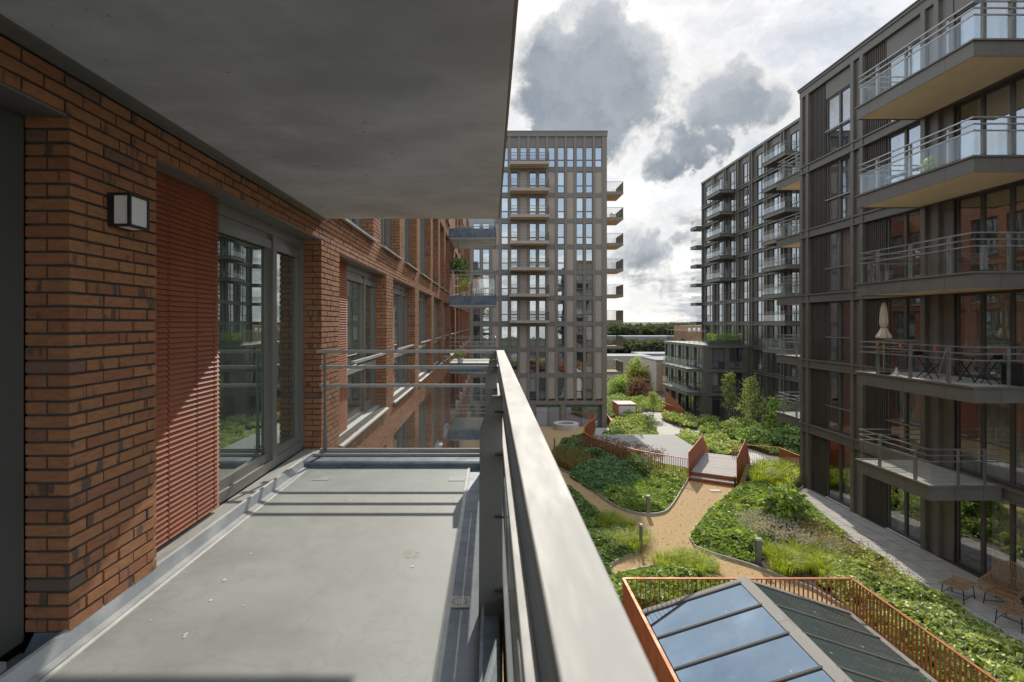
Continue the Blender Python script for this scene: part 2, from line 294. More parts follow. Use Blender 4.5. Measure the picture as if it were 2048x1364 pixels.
M = dict(
    brick=brick_material(), far_brick=brick_texture_material(),
    mortar=material('mortar', (0.075, 0.07, 0.062), 0.95, 0.2, 12, bump=0.5, bump_scale=150),
    soffit=soffit_material(), floor=floor_material(), zinc=stain_zinc(),
    flash=material('pale_flashing', (0.47, 0.48, 0.47), 0.6, 0.18, 4, bump=0.15, bump_scale=70, col2=(0.30, 0.32, 0.33)),
    seam=material('seam_and_highlight_strip', (0.62, 0.61, 0.57), 0.6, 0.1, 9),
    slab=material('slab_concrete', (0.33, 0.32, 0.30), 0.8, 0.2, 3, bump=0.2),
    bluezinc=material('blue_zinc_edge', (0.10, 0.13, 0.18), 0.6, 0.5, 5, 0.2, 0.3, 40, col2=(0.19, 0.22, 0.25)),
    rail=material('rail_paint', (0.36, 0.355, 0.33), 0.6, 0.1, 3.5, 0.0, 0.03, 300, spec=0.5, stretch=(6, 1, 6)),
    fin=material('fin_paint', (0.20, 0.19, 0.168), 0.45, 0.06, 2, 0.3),
    door=material('door_paint', (0.085, 0.088, 0.08), 0.5, 0.06, 2), frame=material('frame_paint', (0.20, 0.192, 0.172), 0.42, 0.06, 2, 0.2),
    frame_light=material('frame_light_paint', (0.40, 0.39, 0.36), 0.45, 0.05, 3),
    dark=material('dark_frame_paint', (0.028, 0.027, 0.026), 0.45, 0.1, 3),
    louvre=material('terracotta_louvre', (0.36, 0.118, 0.055), 0.62, 0.12, 2.5, bump=0.1),
    glass_dark=mirror_glass('window_glass', (0.06, 0.075, 0.06), 0.30, (0.9, 0.97, 0.95), 0.05),
    tower_glass=mirror_glass('tower_glass', (0.02, 0.025, 0.032), 0.36, (0.90, 0.95, 0.97), 0.16, 0.6, rooms=True),
    b_glass=mirror_glass('far_glass', (0.03, 0.034, 0.04), 0.30, (0.9, 0.96, 1.0), 0.08, 0.6, rooms=True),
    pane=clear_glass('clear_pane', (0.80, 0.86, 0.84), 0.05, 1.55),
    a_glass=clear_glass('room_glass', (0.84, 0.85, 0.84), 0.20, 1.55, wob=0.06),
    rail_glass=clear_glass('balustrade_glass', (0.95, 0.97, 0.965), 0.015, 1.5),
    sky_glass=mirror_glass('skylight_glass_sky_tint', (0.03, 0.05, 0.065), 0.34, (0.58, 0.77, 1.0), 0.03, 0.4, True),  # blue of the mirrored sky is tinted into the left slope's panes
    sky_glass_shade=mirror_glass('skylight_glass_shade', (0.075, 0.095, 0.09), 0.0, (0.9, 1.0, 0.95), 0.03, 0.4, True),  # same glass on the right slope, its shade put into the colour
    lamp_white=material('frosted_lamp', (0.86, 0.86, 0.82), 0.5, 0.03, 3),
    taupe=material('tower_pier_cladding', (0.205, 0.172, 0.138), 0.6, 0.08, 2, 0.2),
    taupe_pale=material('tower_panel_cladding', (0.355, 0.29, 0.235), 0.65, 0.07, 1.2, 0.05),
    taupe_grey=material('tower_band_cladding', (0.175, 0.158, 0.138), 0.6, 0.08, 2, 0.1),
    sand=material('sand_soffit', (0.68, 0.50, 0.31), 0.8, 0.06, 1),
    bronze=material('bronze_cladding', (0.155, 0.138, 0.112), 0.48, 0.1, 1.4, 0.1),
    bronze_grey=material('bronze_grey_cladding', (0.16, 0.147, 0.122), 0.5, 0.08, 1.4, 0.1),
    bronze_dark=material('dark_slat_cladding', (0.085, 0.073, 0.056), 0.55, 0.12, 1.4, 0.2),
    b_frame=material('graphite_window_frame', (0.105, 0.095, 0.08), 0.45, 0.08, 2, 0.2),
    cream=material('cream_soffit', (0.86, 0.69, 0.44), 0.85, 0.05, 1),
    steel=material('galvanised_rail', (0.36, 0.36, 0.34), 0.35, 0.1, 3, 0.7),
    room=material('dim_room', (0.16, 0.135, 0.105), 0.9, 0.4, 0.8), curtain=material('pale_curtain', (0.62, 0.60, 0.55), 0.9, 0.15, 1, stretch=(9, 9, 0.3)),
    curtain_blue=material('blue_curtain', (0.12, 0.15, 0.21), 0.9, 0.2, 1, stretch=(9, 9, 0.3)), wood=material('interior_wood', (0.28, 0.15, 0.07), 0.6, 0.3, 2, stretch=(1, 1, 8)),
    gravel=material('gravel', (0.62, 0.435, 0.215), 0.95, 0.3, 13, bump=1.0, bump_scale=45, col2=(0.38, 0.255, 0.118), detail=9),
    edging=material('steel_edging', (0.42, 0.40, 0.35), 0.6, 0.15, 4),
    soil=material('soil', (0.075, 0.055, 0.038), 0.95, 0.4, 5, bump=0.8, bump_scale=22),
    paver=material('paver_concrete', (0.42, 0.395, 0.355), 0.85, 0.14, 2.5, bump=0.2, bump_scale=90),
    joint=material('paver_joint', (0.10, 0.09, 0.075), 0.95, 0.2, 8),
    path=material('pale_path', (0.56, 0.53, 0.47), 0.85, 0.12, 1.5, bump=0.2, stretch=(1, 4, 1)),
    rust=material('rusty_steel', (0.37, 0.098, 0.035), 0.62, 0.2, 3, 0.25, 0.15, 40),
    rust_rail=material('rusty_bar', (0.42, 0.15, 0.06), 0.55, 0.15, 3, 0.3),
    plank=material('weathered_plank', (0.42, 0.40, 0.37), 0.8, 0.15, 3, stretch=(1, 1, 1), bump=0.2),
    lead=material('lead_flashing', (0.27, 0.26, 0.235), 0.7, 0.15, 3, 0.0, spec=0.2), capm=material('ridge_cap', (0.34, 0.33, 0.30), 0.7, 0.08, 2, 0, spec=0.2), barm=material('glazing_bar_paint', (0.13, 0.12, 0.105), 0.75, 0.1, 3, spec=0.15),
    rattan=material('rattan', (0.31, 0.175, 0.078), 0.6, 0.25, 12), black=material('black_metal', (0.018, 0.018, 0.018), 0.45, 0.2, 3, 0.3),
    canvas=material('beige_canvas', (0.50, 0.40, 0.29), 0.9, 0.1, 4), bark=material('birch_bark', (0.40, 0.36, 0.30), 0.9, 0.4, 7, col2=(0.10, 0.08, 0.06)),
    darkbark=material('dark_bark', (0.10, 0.07, 0.045), 0.9, 0.3, 6),
    white=material('white_paint', (0.72, 0.71, 0.68), 0.5, 0.05, 2), red=material('red_paint', (0.50, 0.06, 0.03), 0.5, 0.1, 2),
    beige_brick=material('beige_brick_wall', (0.36, 0.29, 0.21), 0.9, 0.12, 1.2), pale_render=material('pale_render', (0.50, 0.43, 0.33), 0.9, 0.06, 0.8),
    orange_brick=material('orange_brick_wall', (0.42, 0.22, 0.11), 0.9, 0.15, 0.3), roofgrey=material('grey_roof', (0.24, 0.24, 0.25), 0.8, 0.1, 0.5),
    grass=material('meadow', (0.07, 0.10, 0.03), 0.95, 0.4, 0.06, col2=(0.045, 0.06, 0.025)),
    timber=material('oiled_timber', (0.42, 0.22, 0.09), 0.55, 0.2, 5, stretch=(1, 1, 6)),
)
M.update(
    leaf_dark=leaf_material('dark_leaf', [(0.0416, 0.0726, 0.0174), (0.147, 0.2492, 0.0496), (0.3397, 0.5147, 0.0934)], 0.38, 0.09),
    leaf_mid=leaf_material('mid_leaf', [(0.0797, 0.1303, 0.0227), (0.2901, 0.4395, 0.0639), (0.7178, 0.8673, 0.1387)], 0.48, 0.09),
    leaf_pale=leaf_material('pale_leaf', [(0.1204, 0.1716, 0.037), (0.4379, 0.5386, 0.1148), (0.936, 0.9951, 0.2584)], 0.50, 0.09),
    leaf_blue=leaf_material('bluish_leaf', [(0.1049, 0.2064, 0.0858), (0.1923, 0.3495, 0.1429), (0.3145, 0.5083, 0.2145)], 0.40, 0.050),
    grassblade=leaf_material('grass_blade', [(0.1522, 0.198, 0.0167), (0.4704, 0.585, 0.0456), (1.0086, 1.0327, 0.123)], 0.58, 0.03),
    dryblade=leaf_material('dry_blade', [(0.1073, 0.0908, 0.0217), (0.312, 0.24, 0.0619), (0.6318, 0.405, 0.1367)], 0.50, 0.03),
    seed=leaf_material('russet_seedhead', [(0.21, 0.105, 0.0675), (0.33, 0.15, 0.1125), (0.3, 0.195, 0.135)], 0.3, 0.02),
    pink=leaf_material('pink_flower', [(0.30, 0.06, 0.08), (0.42, 0.10, 0.13), (0.45, 0.20, 0.22)], 0.3, 0.02),
    cream_fl=leaf_material('cream_flower', [(0.468, 0.377, 0.26), (0.65, 0.559, 0.429), (0.806, 0.741, 0.624)], 0.3, 0.02),
    lilac=leaf_material('lilac_flower', [(0.22, 0.20, 0.42), (0.30, 0.28, 0.52), (0.36, 0.34, 0.60)], 0.3, 0.02),
    birch=leaf_material('birch_leaf', [(0.0899, 0.1303, 0.021), (0.3036, 0.3878, 0.069), (0.6305, 0.6981, 0.155)], 0.55, 0.09),
    wood_leaf=leaf_material('hazed_woodland_leaf', [(0.045, 0.060, 0.042), (0.065, 0.085, 0.055), (0.09, 0.108, 0.068)], 0.38, 0.015, noise_scale=0.06),  # greyed, bluish green: distance haze put into the leaf colour
    litter=leaf_material('dead_leaf', [(0.10, 0.05, 0.02), (0.22, 0.11, 0.04), (0.30, 0.19, 0.08)], 0.1, 0.02),
    yellow_leaf=leaf_material('yellowing_leaf', [(0.12, 0.144, 0.024), (0.228, 0.24, 0.042), (0.336, 0.3, 0.072)], 0.50, 0.025),
)

# ------------------------------------------------------------------ builders
class MB:
    def __init__(s): s.v = []; s.f = []
    def box(s, x0, x1, y0, y1, z0, z1):
        n = len(s.v)
        s.v += [(x0, y0, z0), (x1, y0, z0), (x1, y1, z0), (x0, y1, z0), (x0, y0, z1), (x1, y0, z1), (x1, y1, z1), (x0, y1, z1)]
        s.f += [(n, n + 3, n + 2, n + 1), (n + 4, n + 5, n + 6, n + 7), (n, n + 1, n + 5, n + 4), (n + 1, n + 2, n + 6, n + 5), (n + 2, n + 3, n + 7, n + 6), (n + 3, n, n + 4, n + 7)]
        return s
    def prism(s, pts, off):                    # closed outline swept by a vector
        n = len(s.v); k = len(pts); off = Vector(off)
        s.v += [tuple(p) for p in pts] + [tuple(Vector(p) + off) for p in pts]
        s.f.append(tuple(range(n, n + k))[::-1]); s.f.append(tuple(range(n + k, n + 2 * k)))
        for i in range(k): j = (i + 1) % k; s.f.append((n + i, n + j, n + k + j, n + k + i))
        return s
    def bar(s, p, q, w, h, up=(0, 0, 1)):      # square bar between two points
        p, q = Vector(p), Vector(q); d = (q - p).normalized(); up = Vector(up)
        if abs(d.dot(up)) > 0.99: up = Vector((0, 1, 0))
        a = d.cross(up).normalized() * (w / 2); b = d.cross(a).normalized() * (h / 2)
        return s.prism([p - a - b, p + a - b, p + a + b, p - a + b], q - p)
    def tube(s, pts, r, n=6, cap=True):
        pts = [Vector(p) for p in pts]; rs = r if isinstance(r, (list, tuple)) else [r] * len(pts)
        base = len(s.v)
        for i, p in enumerate(pts):
            d = (pts[min(i + 1, len(pts) - 1)] - pts[max(i - 1, 0)]).normalized()
            a = d.cross(Vector((0, 0, 1)) if abs(d.z) < 0.95 else Vector((0, 1, 0))).normalized(); b = d.cross(a)
            for k in range(n):
                t = 2 * math.pi * k / n; s.v.append(tuple(p + a * (math.cos(t) * rs[i]) + b * (math.sin(t) * rs[i])))
        for i in range(len(pts) - 1):
            for k in range(n):
                j = (k + 1) % n; o = base + i * n
                s.f.append((o + k, o + j, o + n + j, o + n + k))
        if cap:
            s.f.append(tuple(range(base, base + n))[::-1]); e = base + (len(pts) - 1) * n; s.f.append(tuple(range(e, e + n)))
        return s
    def lathe(s, prof, c, n=24):               # profile (radius, z) round a vertical axis
        base = len(s.v); c = Vector(c)
        for (r, z) in prof:
            for k in range(n):
                t = 2 * math.pi * k / n; s.v.append((c.x + r * math.cos(t), c.y + r * math.sin(t), c.z + z))
        for i in range(len(prof) - 1):
            for k in range(n):
                j = (k + 1) % n; o = base + i * n
                s.f.append((o + k, o + j, o + n + j, o + n + k))
        return s
    def quad(s, *p):
        n = len(s.v); s.v += [tuple(q) for q in p]; s.f.append(tuple(range(n, n + len(p)))); return s
    def mesh(s, name, mat, smooth=False):
        me = bpy.data.meshes.new(name); me.from_pydata(s.v, [], s.f); me.materials.append(mat)
        if smooth: me.polygons.foreach_set('use_smooth', [True] * len(me.polygons))
        me.update(); return me
    def build(s, name, mat, parent=None, kind=None, smooth=False, bevel=0):
        o = bpy.data.objects.new(name, s.mesh(name, mat, smooth)); COL.objects.link(o)
        if parent: o.parent = parent; o.matrix_parent_inverse = world_inv(parent)
        if kind: o['kind'] = kind
        if bevel:
            b = o.modifiers.new('bevel', 'BEVEL'); b.width = bevel; b.segments = 2; b.limit_method = 'ANGLE'
        return o
def world_inv(p):
    m = Matrix.Identity(4); q = p
    chain = []
    while q: chain.append(q); q = q.parent
    for q in reversed(chain):
        m = m @ (q.matrix_parent_inverse if q.parent else Matrix.Identity(4)) @ Matrix.LocRotScale(q.location, q.rotation_euler, q.scale)
    return m.inverted()
def tag(o, label, cat, group=None, kind=None):
    if label: o['label'] = label
    if cat: o['category'] = cat
    if group: o['group'] = group
    if kind: o['kind'] = kind
    return o
def thing(name, label, cat, loc=(0, 0, 0), rz=0, group=None):
    o = bpy.data.objects.new(name, None); o.empty_display_size = 0.3; COL.objects.link(o)
    o.location = loc; o.rotation_euler = (0, 0, rz)
    return tag(o, label, cat, group)
_unit = {}
def unit_mesh(mat):
    if mat.name not in _unit: _unit[mat.name] = MB().box(-.5, .5, -.5, .5, -.5, .5).mesh('block_' + mat.name, mat)
    return _unit[mat.name]
def piece(name, mat, x0, x1, y0, y1, z0, z1, parent=None, rot=None, label=None):     # a plain block sharing one mesh per material
    o = bpy.data.objects.new(name, unit_mesh(mat)); COL.objects.link(o)
    o.location = ((x0 + x1) / 2, (y0 + y1) / 2, (z0 + z1) / 2); o.scale = (abs(x1 - x0), abs(y1 - y0), abs(z1 - z0))
    if rot: o.rotation_euler = rot
    if parent: o.parent = parent; o.matrix_parent_inverse = world_inv(parent)
    if label: o['label'] = label
    return o
def copy_tree(o, parent=None):
    c = o.copy(); COL.objects.link(c); c.parent = parent
    for ch in list(o.children): copy_tree(ch, c)
    return c
def np_mesh(name, V, faces, mat, parent=None, kind=None, smooth=False):
    """V (n,3); faces (m,k) of one corner count, or a list of such arrays"""
    fl = faces if isinstance(faces, list) else [faces]
    me = bpy.data.meshes.new(name)
    me.vertices.add(len(V)); me.vertices.foreach_set('co', V.astype(np.float32).ravel())
    tot = sum(f.size for f in fl); npoly = sum(len(f) for f in fl)
    me.loops.add(tot); me.loops.foreach_set('vertex_index', np.concatenate([f.ravel() for f in fl]).astype(np.int32))
    me.polygons.add(npoly)
    lt = np.concatenate([np.full(len(f), f.shape[1]) for f in fl]); ls = np.concatenate([[0], np.cumsum(lt)[:-1]])
    me.polygons.foreach_set('loop_start', ls.astype(np.int32))
    me.polygons.foreach_set('use_smooth', np.full(npoly, smooth))
    me.materials.append(mat); me.update(calc_edges=True); me.validate()
    o = bpy.data.objects.new(name, me); COL.objects.link(o)
    if parent: o.parent = parent; o.matrix_parent_inverse = world_inv(parent)
    if kind: o['kind'] = kind
    return o
DECK, LOW = -8.0, -12.25
def G(px, py, z=DECK):                         # the point of a level surface that the photograph shows there
    D = -z * FPX / (py - VY); return ((px - VX) / FPX * D, D)

# ------------------------------------------------------------------ setting: grounds
def flat(name, pts, z, mat, kind='structure', parent=None, thick=0.0):
    mb = MB()
    if thick: mb.prism([(x, y, z - thick) for x, y in pts], (0, 0, thick))
    else: mb.quad(*[(x, y, z) for x, y in pts])
    return mb.build(name, mat, parent, kind)
FAR = -20.0
flat('meadow_ground', [(-2500, -600), (2500, -600), (2500, 4500), (-2500, 4500)], FAR, M['grass'])
g = MB().quad((-80, -60, LOW), (80, -60, LOW), (80, 96, LOW), (-80, 96, LOW)); g.quad((-80, 96, LOW), (80, 96, LOW), (110, 120, FAR + .02), (-110, 120, FAR + .02))
g.build('courtyard_ground', M['soil'], kind='structure')

# ------------------------------------------------------------------ the brick building the balcony belongs to
WX = -1.925                                     # face of the brickwork
CP, BZ = 0.06216, -1.412                        # course pitch, underside of the lowest brick by the balcony floor
bb = thing('brick_building', 'orange brick apartment building with tall windows along the left of the balcony', 'building', (WX, 0, LOW))
P0, OW, PITCH = 3.065, 3.0, 3.72
def low_openings(z0, z1, first):
    return [(P0 + PITCH * k + (0 if k == 0 else -0.02), P0 + PITCH * k + OW + (0 if k == 0 else 0.02), z0, z1) for k in range(first, 12)]
own = low_openings(-1.55, 0.88, 1)
OPEN = own + low_openings(-4.68, -2.22, 0) + low_openings(-7.8, -5.33, 0)
OPEN += [(P0, 6.045, -1.45, 0.95), (-2.2, 2.43, -1.45, 0.95)]
UP = [(6.2, 8.72), (9.3, 11.25), (11.85, 13.8), (14.45, 17.05), (17.6, 19.5), (20.1, 22.0), (22.6, 24.5), (28.6, 30.6), (31.2, 33.8), (34.4, 36.3), (37, 39), (39.6, 41.6), (42.3, 44.3), (45, 47)]
OPEN += [(a, b, 1.36, 3.85) for a, b in UP] + [(a, b, 4.47, 6.96) for a, b in UP]
YN, YF, YEND = 1.3, 23.6, 49.2
def intervals(z, y0, y1):
    cuts = sorted((a, b) for a, b, c, d in OPEN if c < z < d and b > y0 and a < y1)
    res, y = [], y0
    for a, b in cuts:
        if a > y: res.append((y, a, y == y0))
        y = max(y, b)
    if y < y1: res.append((y, y1, False))
    return res
bricks = []; mort = MB()
for j in range(-122, 133):
    z0 = BZ + CP * j; zc = z0 + CP / 2
    for (ya, yb, raw) in intervals(zc, YN, YF):
        if yb - ya < 0.05: continue
        below_floor = zc < -1.43
        if yb < 6.0 and (below_floor or zc > 1.16): continue
        if ya < 5.95 and (below_floor or zc > 1.16) and yb > 6.0: ya = 5.95
        mort.box(WX - 0.195, WX - 0.011, ya + 0.006, yb - 0.004, z0, z0 + CP)
        # lay the course: header or stretcher quoin first, then half bond
        y = ya; k = 0
        while y < yb - 0.02:
            L = 0.222
            if k == 0: L = 0.111 if j % 2 else 0.222
            if yb - (y + L) < 0.06: L = yb - y + 0.010
            depth = 0.2 if (k == 0 and j % 2) else 0.097
            e = min(y + L, yb + 0.011) - 0.011
            pr = random.uniform(-0.002, 0.002)
            bricks.append((WX - depth, WX + pr, y + random.uniform(0, .002), e - random.uniform(0, .002), z0 + random.uniform(0, .0015), z0 + CP - 0.0115 - random.uniform(0, .0018)))
            if k == 0 and not j % 2: bricks.append((WX - 0.2, WX - 0.109, y + random.uniform(0, .002), y + 0.1, z0, z0 + CP - 0.0105))
            y += L; k += 1
mort.build('mortar_bed', M['mortar'], bb, 'stuff')
def px_size(b):
    y = max(b[2], 0.5); zc = (b[4] + b[5]) / 2; xc = b[1]
    u = VX + xc / y * FPX; v = VY - zc / y * FPX
    if not (-5 < u < 2050 and -5 < v < 1370): return -1
    return 1 / y
bricks.sort(key=px_size, reverse=True)
bu = MB().box(-.5, .5, -.5, .5, -.5, .5).mesh('brick', M['brick'])
bbi = world_inv(bb)
for b in bricks[:300]:
    o = bpy.data.objects.new('brick', bu); COL.objects.link(o)
    o.location = ((b[0] + b[1]) / 2, (b[2] + b[3]) / 2, (b[4] + b[5]) / 2); o.scale = (b[1] - b[0], b[3] - b[2], b[5] - b[4])
    o.rotation_euler = (random.gauss(0, .0015), random.gauss(0, .003), random.gauss(0, .004))
    o.parent = bb; o.matrix_parent_inverse = bbi
A = np.array(bricks[300:]); nb = len(A)
V = np.stack([A[:, [0, 2, 4]], A[:, [1, 2, 4]], A[:, [1, 3, 4]], A[:, [0, 3, 4]], A[:, [0, 2, 5]], A[:, [1, 2, 5]], A[:, [1, 3, 5]], A[:, [0, 3, 5]]], 1)
V += rng.normal(0, 0.0006, V.shape)
Fq = np.array([[0, 3, 2, 1], [4, 5, 6, 7], [0, 1, 5, 4], [1, 2, 6, 5], [2, 3, 7, 6]])
np_mesh('brickwork', V.reshape(-1, 3), (np.arange(nb)[:, None, None] * 8 + Fq[None]).reshape(-1, 4), M['brick'], bb, 'stuff')
# farther walling, too fine to lay brick by brick
fw = MB()
for (z0, z1) in [(-12.25, -7.8), (-7.8, -5.33), (-5.33, -4.68), (-4.68, -2.22), (-2.22, -1.55), (-1.55, .88), (.88, 1.36), (1.36, 3.85), (3.85, 4.47), (4.47, 6.96), (6.96, 8.4)]:
    for (ya, yb, r_) in intervals((z0 + z1) / 2, YF, YEND):
        fw.box(WX - 0.2, WX, ya, yb, z0, z1)
fw.box(WX - 0.2, WX - .002, -6, YF, -12.25, -9.0); fw.box(WX - 0.2, WX - .002, -6, 5.95, -9.0, -1.85); fw.box(WX - 0.2, WX - .002, 5.95, YF, 6.84, 8.4)
fw.box(WX - 0.2, WX - .002, -6, 5.9, 1.52, 8.4); fw.box(WX - .2, WX - .002, -6, YN, .95, 1.14)
fw.build('far_walling', M['far_brick'], bb)
core = MB().box(-14, WX - 0.62, -6, YEND, -12.25, 8.4); core.box(-14, WX, YEND, YEND + .3, -12.25, 8.4); core.box(-14, WX + .0, -6.3, -6, -12.25, 8.4)
core.build('core', M['room'], bb)
MB().box(-14.2, WX + .03, -6.3, YEND + .3, 8.4, 8.6).build('roof', M['roofgrey'], bb)

def louvres(y0, y1, z0, z1, x, pitch, parent, cords):
    ys = [y0] + cords + [y1]
    for a, b in zip(ys[:-1], ys[1:]):
        m = MB(); z = z0
        while z < z1 - pitch * .5:
            m.quad((x + .004, a + .005, z + .002), (x + .004, b - .005, z + .002), (x - .016, b - .005, z + pitch * .96), (x - .016, a + .005, z + pitch * .96))
            m.quad((x - .016, a + .003, z), (x - .016, b - .003, z), (x + .002, b - .003, z + .001), (x + .002, a + .003, z + .001))
            z += pitch
        m.box(x - .045, x - .018, a, b - .001, z0, z1)
        m.build('louvre_panel', M['louvre'], parent)

def window_part(y0, y1, z0, z1, blind=1.0, juliet=False, pane_mat=None, near=False, sill=True, sill_out=0.05):
    """sliding-shutter window in the opening: frame > pane, mullion, sill, guard, louvre panels"""
    xf = WX - 0.19; yb = y0 + blind; mid = yb + (y1 - yb) * 0.57; f = MB(); w = 0.055
    f.box(xf - .09, xf - .003, yb, yb + w, z0, z1).box(xf - .09, xf, y1 - .10, y1, z0, z1).box(xf - .09, xf - .002, yb + w, y1 - .10, z1 - .10, z1).box(xf - .09, xf - .002, yb + w, y1 - .1, z0, z0 + .09)
    f.box(xf - .1, xf + .012, mid - .04, mid + .05, z0 + .09, z1 - .10)
    fr = f.build('window', M['frame'], bb, bevel=.004 if near else 0)
    s = MB()                                     # the sash inside the frame
    for a, b in ((yb + w, mid - .04), (mid + .05, y1 - .10)):
        s.box(xf - .075, xf - .02, a, a + .05, z0 + .09, z1 - .1).box(xf - .075, xf - .02, b - .07, b, z0 + .09, z1 - .1).box(xf - .075, xf - .022, a + .05, b - .07, z0 + .09, z0 + .17).box(xf - .075, xf - .022, a + .05, b - .07, z1 - .16, z1 - .1)
        if near or juliet: s.box(xf - .03, xf + .001, a + .01, b - .02, z1 - .24, z1 - .161)
    s.build('sash', M['frame'], fr)
    for a, b in ((yb + w, mid - .04), (mid + .05, y1 - .10)):
        MB().box(xf - .055, xf - .048, a + .05, b - .07, z0 + .17, z1 - .16).build('pane', pane_mat or M['glass_dark'], fr)
    if blind > 0.1: louvres(y0 + .004, yb, z0 + (.03 if near else 0), z1 - .002, xf + (.055 if near else .05), 0.034 if y0 < 12 else 0.055, fr, [y0 + .34, y0 + .67, y0 + .9] if near else [y0 + .5])
    if sill:
        m = MB().prism([(xf, y0 - .01, z0 + .03), (WX + sill_out, y0 - .01, z0 - .02), (WX + sill_out, y0 - .01, z0 - .05), (xf, y0 - .01, z0)], (0, y1 - y0 + .02, 0))
        m.build('sill', M['rail'], fr)
    if juliet:
        piece('guard_rail', M['rail'], WX - .06, WX - .01, yb - .12, y1 - .02, z0 + .96, z0 + 1.0, fr)
        piece('transom', M['frame_light'], xf - .02, xf + .02, yb + .05, y1 - .1, z0 + .78, z0 + .86, fr)
    piece('lintel_soffit', M['frame'], WX - .19, WX - .008, y0 + .001, y1 - .001, z1 - .012, z1 - .001, fr)
    return fr
window_part(P0, 6.045, -1.42, 0.95, 0.98, near=True, sill=False)
for a, b, z0, z1 in OPEN:
    if (a, z1) == (P0, .95) or a < 0: continue
    if z0 < -2 and b < 5: continue
    up = z0 > 1
    if 24.6 < (a + b) / 2 < 28.4 and False: continue
    window_part(a, b, z0, z1, 0.9 if not up else (0.8 if b - a > 2.2 else 0.06), not up and z0 > -2, sill_out=.05 if not up else .07)
# near opening at the left edge of the picture: heavy dark frame and a closed door leaf
nd = MB().box(WX - .30, WX - .202, 2.30, 2.424, -1.45, .95).box(WX - .30, WX - .203, -2.2, 2.30, .84, .95).build('door', M['door'], bb)
MB().box(WX - .285, WX - .235, -2.2, 2.298, -1.45, .838).build('door_leaf', M['door'], nd)
piece('door_sill', M['flash'], WX - .30, WX - .15, -2.2, 2.28, -1.485, -1.452, nd)
piece('lintel_soffit', M['frame'], WX - .20, WX - .008, -2.2, 2.429, .938, .949, nd)

# ------------------------------------------------------------------ our balcony: floor, ceiling, railing
FZ = -1.49
bal = thing('balcony_floor', 'grey concrete balcony floor with zinc gutter that the view is taken from', 'balcony', (-.9, 3, FZ))
MB().box(WX, .045, -3, 5.86, FZ - .36, FZ - .045).build('slab', M['slab'], bal)
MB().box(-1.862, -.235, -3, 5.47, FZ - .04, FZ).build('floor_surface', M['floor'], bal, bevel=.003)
MB().box(-1.875, -1.852, -3, 5.42, FZ - .02, FZ + .005).box(-.24, -.212, -3, 5.47, FZ - .03, FZ + .005).build('seam_and_highlight_strip', M['seam'], bal, bevel=.002)  # left strip paints the highlight on the flashing fold; right one edges the gutter
MB().box(-.212, .04, -3, 5.47, FZ - .044, FZ - .022).build('gutter', M['zinc'], bal)
MB().box(-.05, -.035, -3, 5.47, FZ - .021, FZ + .03).build('gutter_lip', M['zinc'], bal)
u = MB().prism([(WX - .02, -3, -1.40), (WX - .02, -3, -1.49), (-1.876, -3, -1.49), (-1.876, -3, -1.482), (WX + .012, -3, -1.477), (WX - .004, -3, -1.405)], (0, 8.45, 0))
u.build('wall_flashing', M['flash'], bal)
MB().prism([(WX - .005, 2.426, -1.415), (WX + .006, 2.39, -1.483), (WX - .17, 2.39, -1.483), (WX - .155, 2.426, -1.415)], (0, .05, 0)).build('flashing_corner', M['bluezinc'], bal)
MB().box(WX - .19, -1.876, -3, 2.389, -1.52, -1.484).build('threshold_flashing', M['zinc'], bal)
MB().box(WX - .185, WX - .02, 3.08, 6.0, -1.47, -1.425).build('threshold', M['rail'], bal, bevel=.004)
MB().prism([(WX, 5.47, FZ - .04), (WX, 5.47, -1.447), (WX, 5.50, -1.432), (WX, 5.86, -1.432), (WX, 5.86, FZ - .04)], (-WX + .03, 0, 0)).build('end_kerb', M['bluezinc'], bal)
piece('kerb_cap', M['rail'], WX + .02, .02, 5.70, 5.86, -1.431, -1.405, bal)
for (x0, y0) in ((-1.69, 5.02), (-.40, 5.0)):    # two flush plates near the far end
    m = MB().box(x0, x0 + .15, y0, y0 + .15, FZ + .001, FZ + .004)
    m.build('access_plate', M['flash'], bal)
# drain cover: square plate with a ring of holes
dr = thing('drain_cover', 'square metal drain cover with a ring of holes in the gutter', 'drain cover', (-.17, 2.87, FZ - .02))
m = MB(); cx, cy, n = -.168, 2.87, 14
m.box(cx - .055, cx + .055, cy - .055, cy + .055, FZ - .021, FZ - .012)
m.build('plate', material('warm_drain_metal', (.58, .53, .46), .5, .1, 8, 0), dr, bevel=.002)
for k in range(n):
    t = 2 * math.pi * k / n; o = MB().lathe([(.0001, 0), (.0048, 0)], (cx + .037 * math.cos(t), cy + .037 * math.sin(t), FZ - .0116), 8).build('hole', M['black'], dr)
# ceiling = the balcony above
cl = thing('balcony_above', 'raw concrete balcony slab overhead with metal trim along the brick wall', 'balcony', (-.9, 3, 1.16))
MB().box(WX + .005, .085, -4, 5.99, 1.165, 1.5).build('slab', M['soffit'], cl, bevel=.006)
MB().box(WX + .002, WX + .03, -4, 6.01, 1.135, 1.164).box(WX + .003, WX + .075, -4, 6.005, 1.15, 1.1645).build('wall_trim', M['frame'], cl)
MB().box(.0855, .10, -4, 5.99, 1.17, 1.56).build('edge_trim', M['frame'], cl)
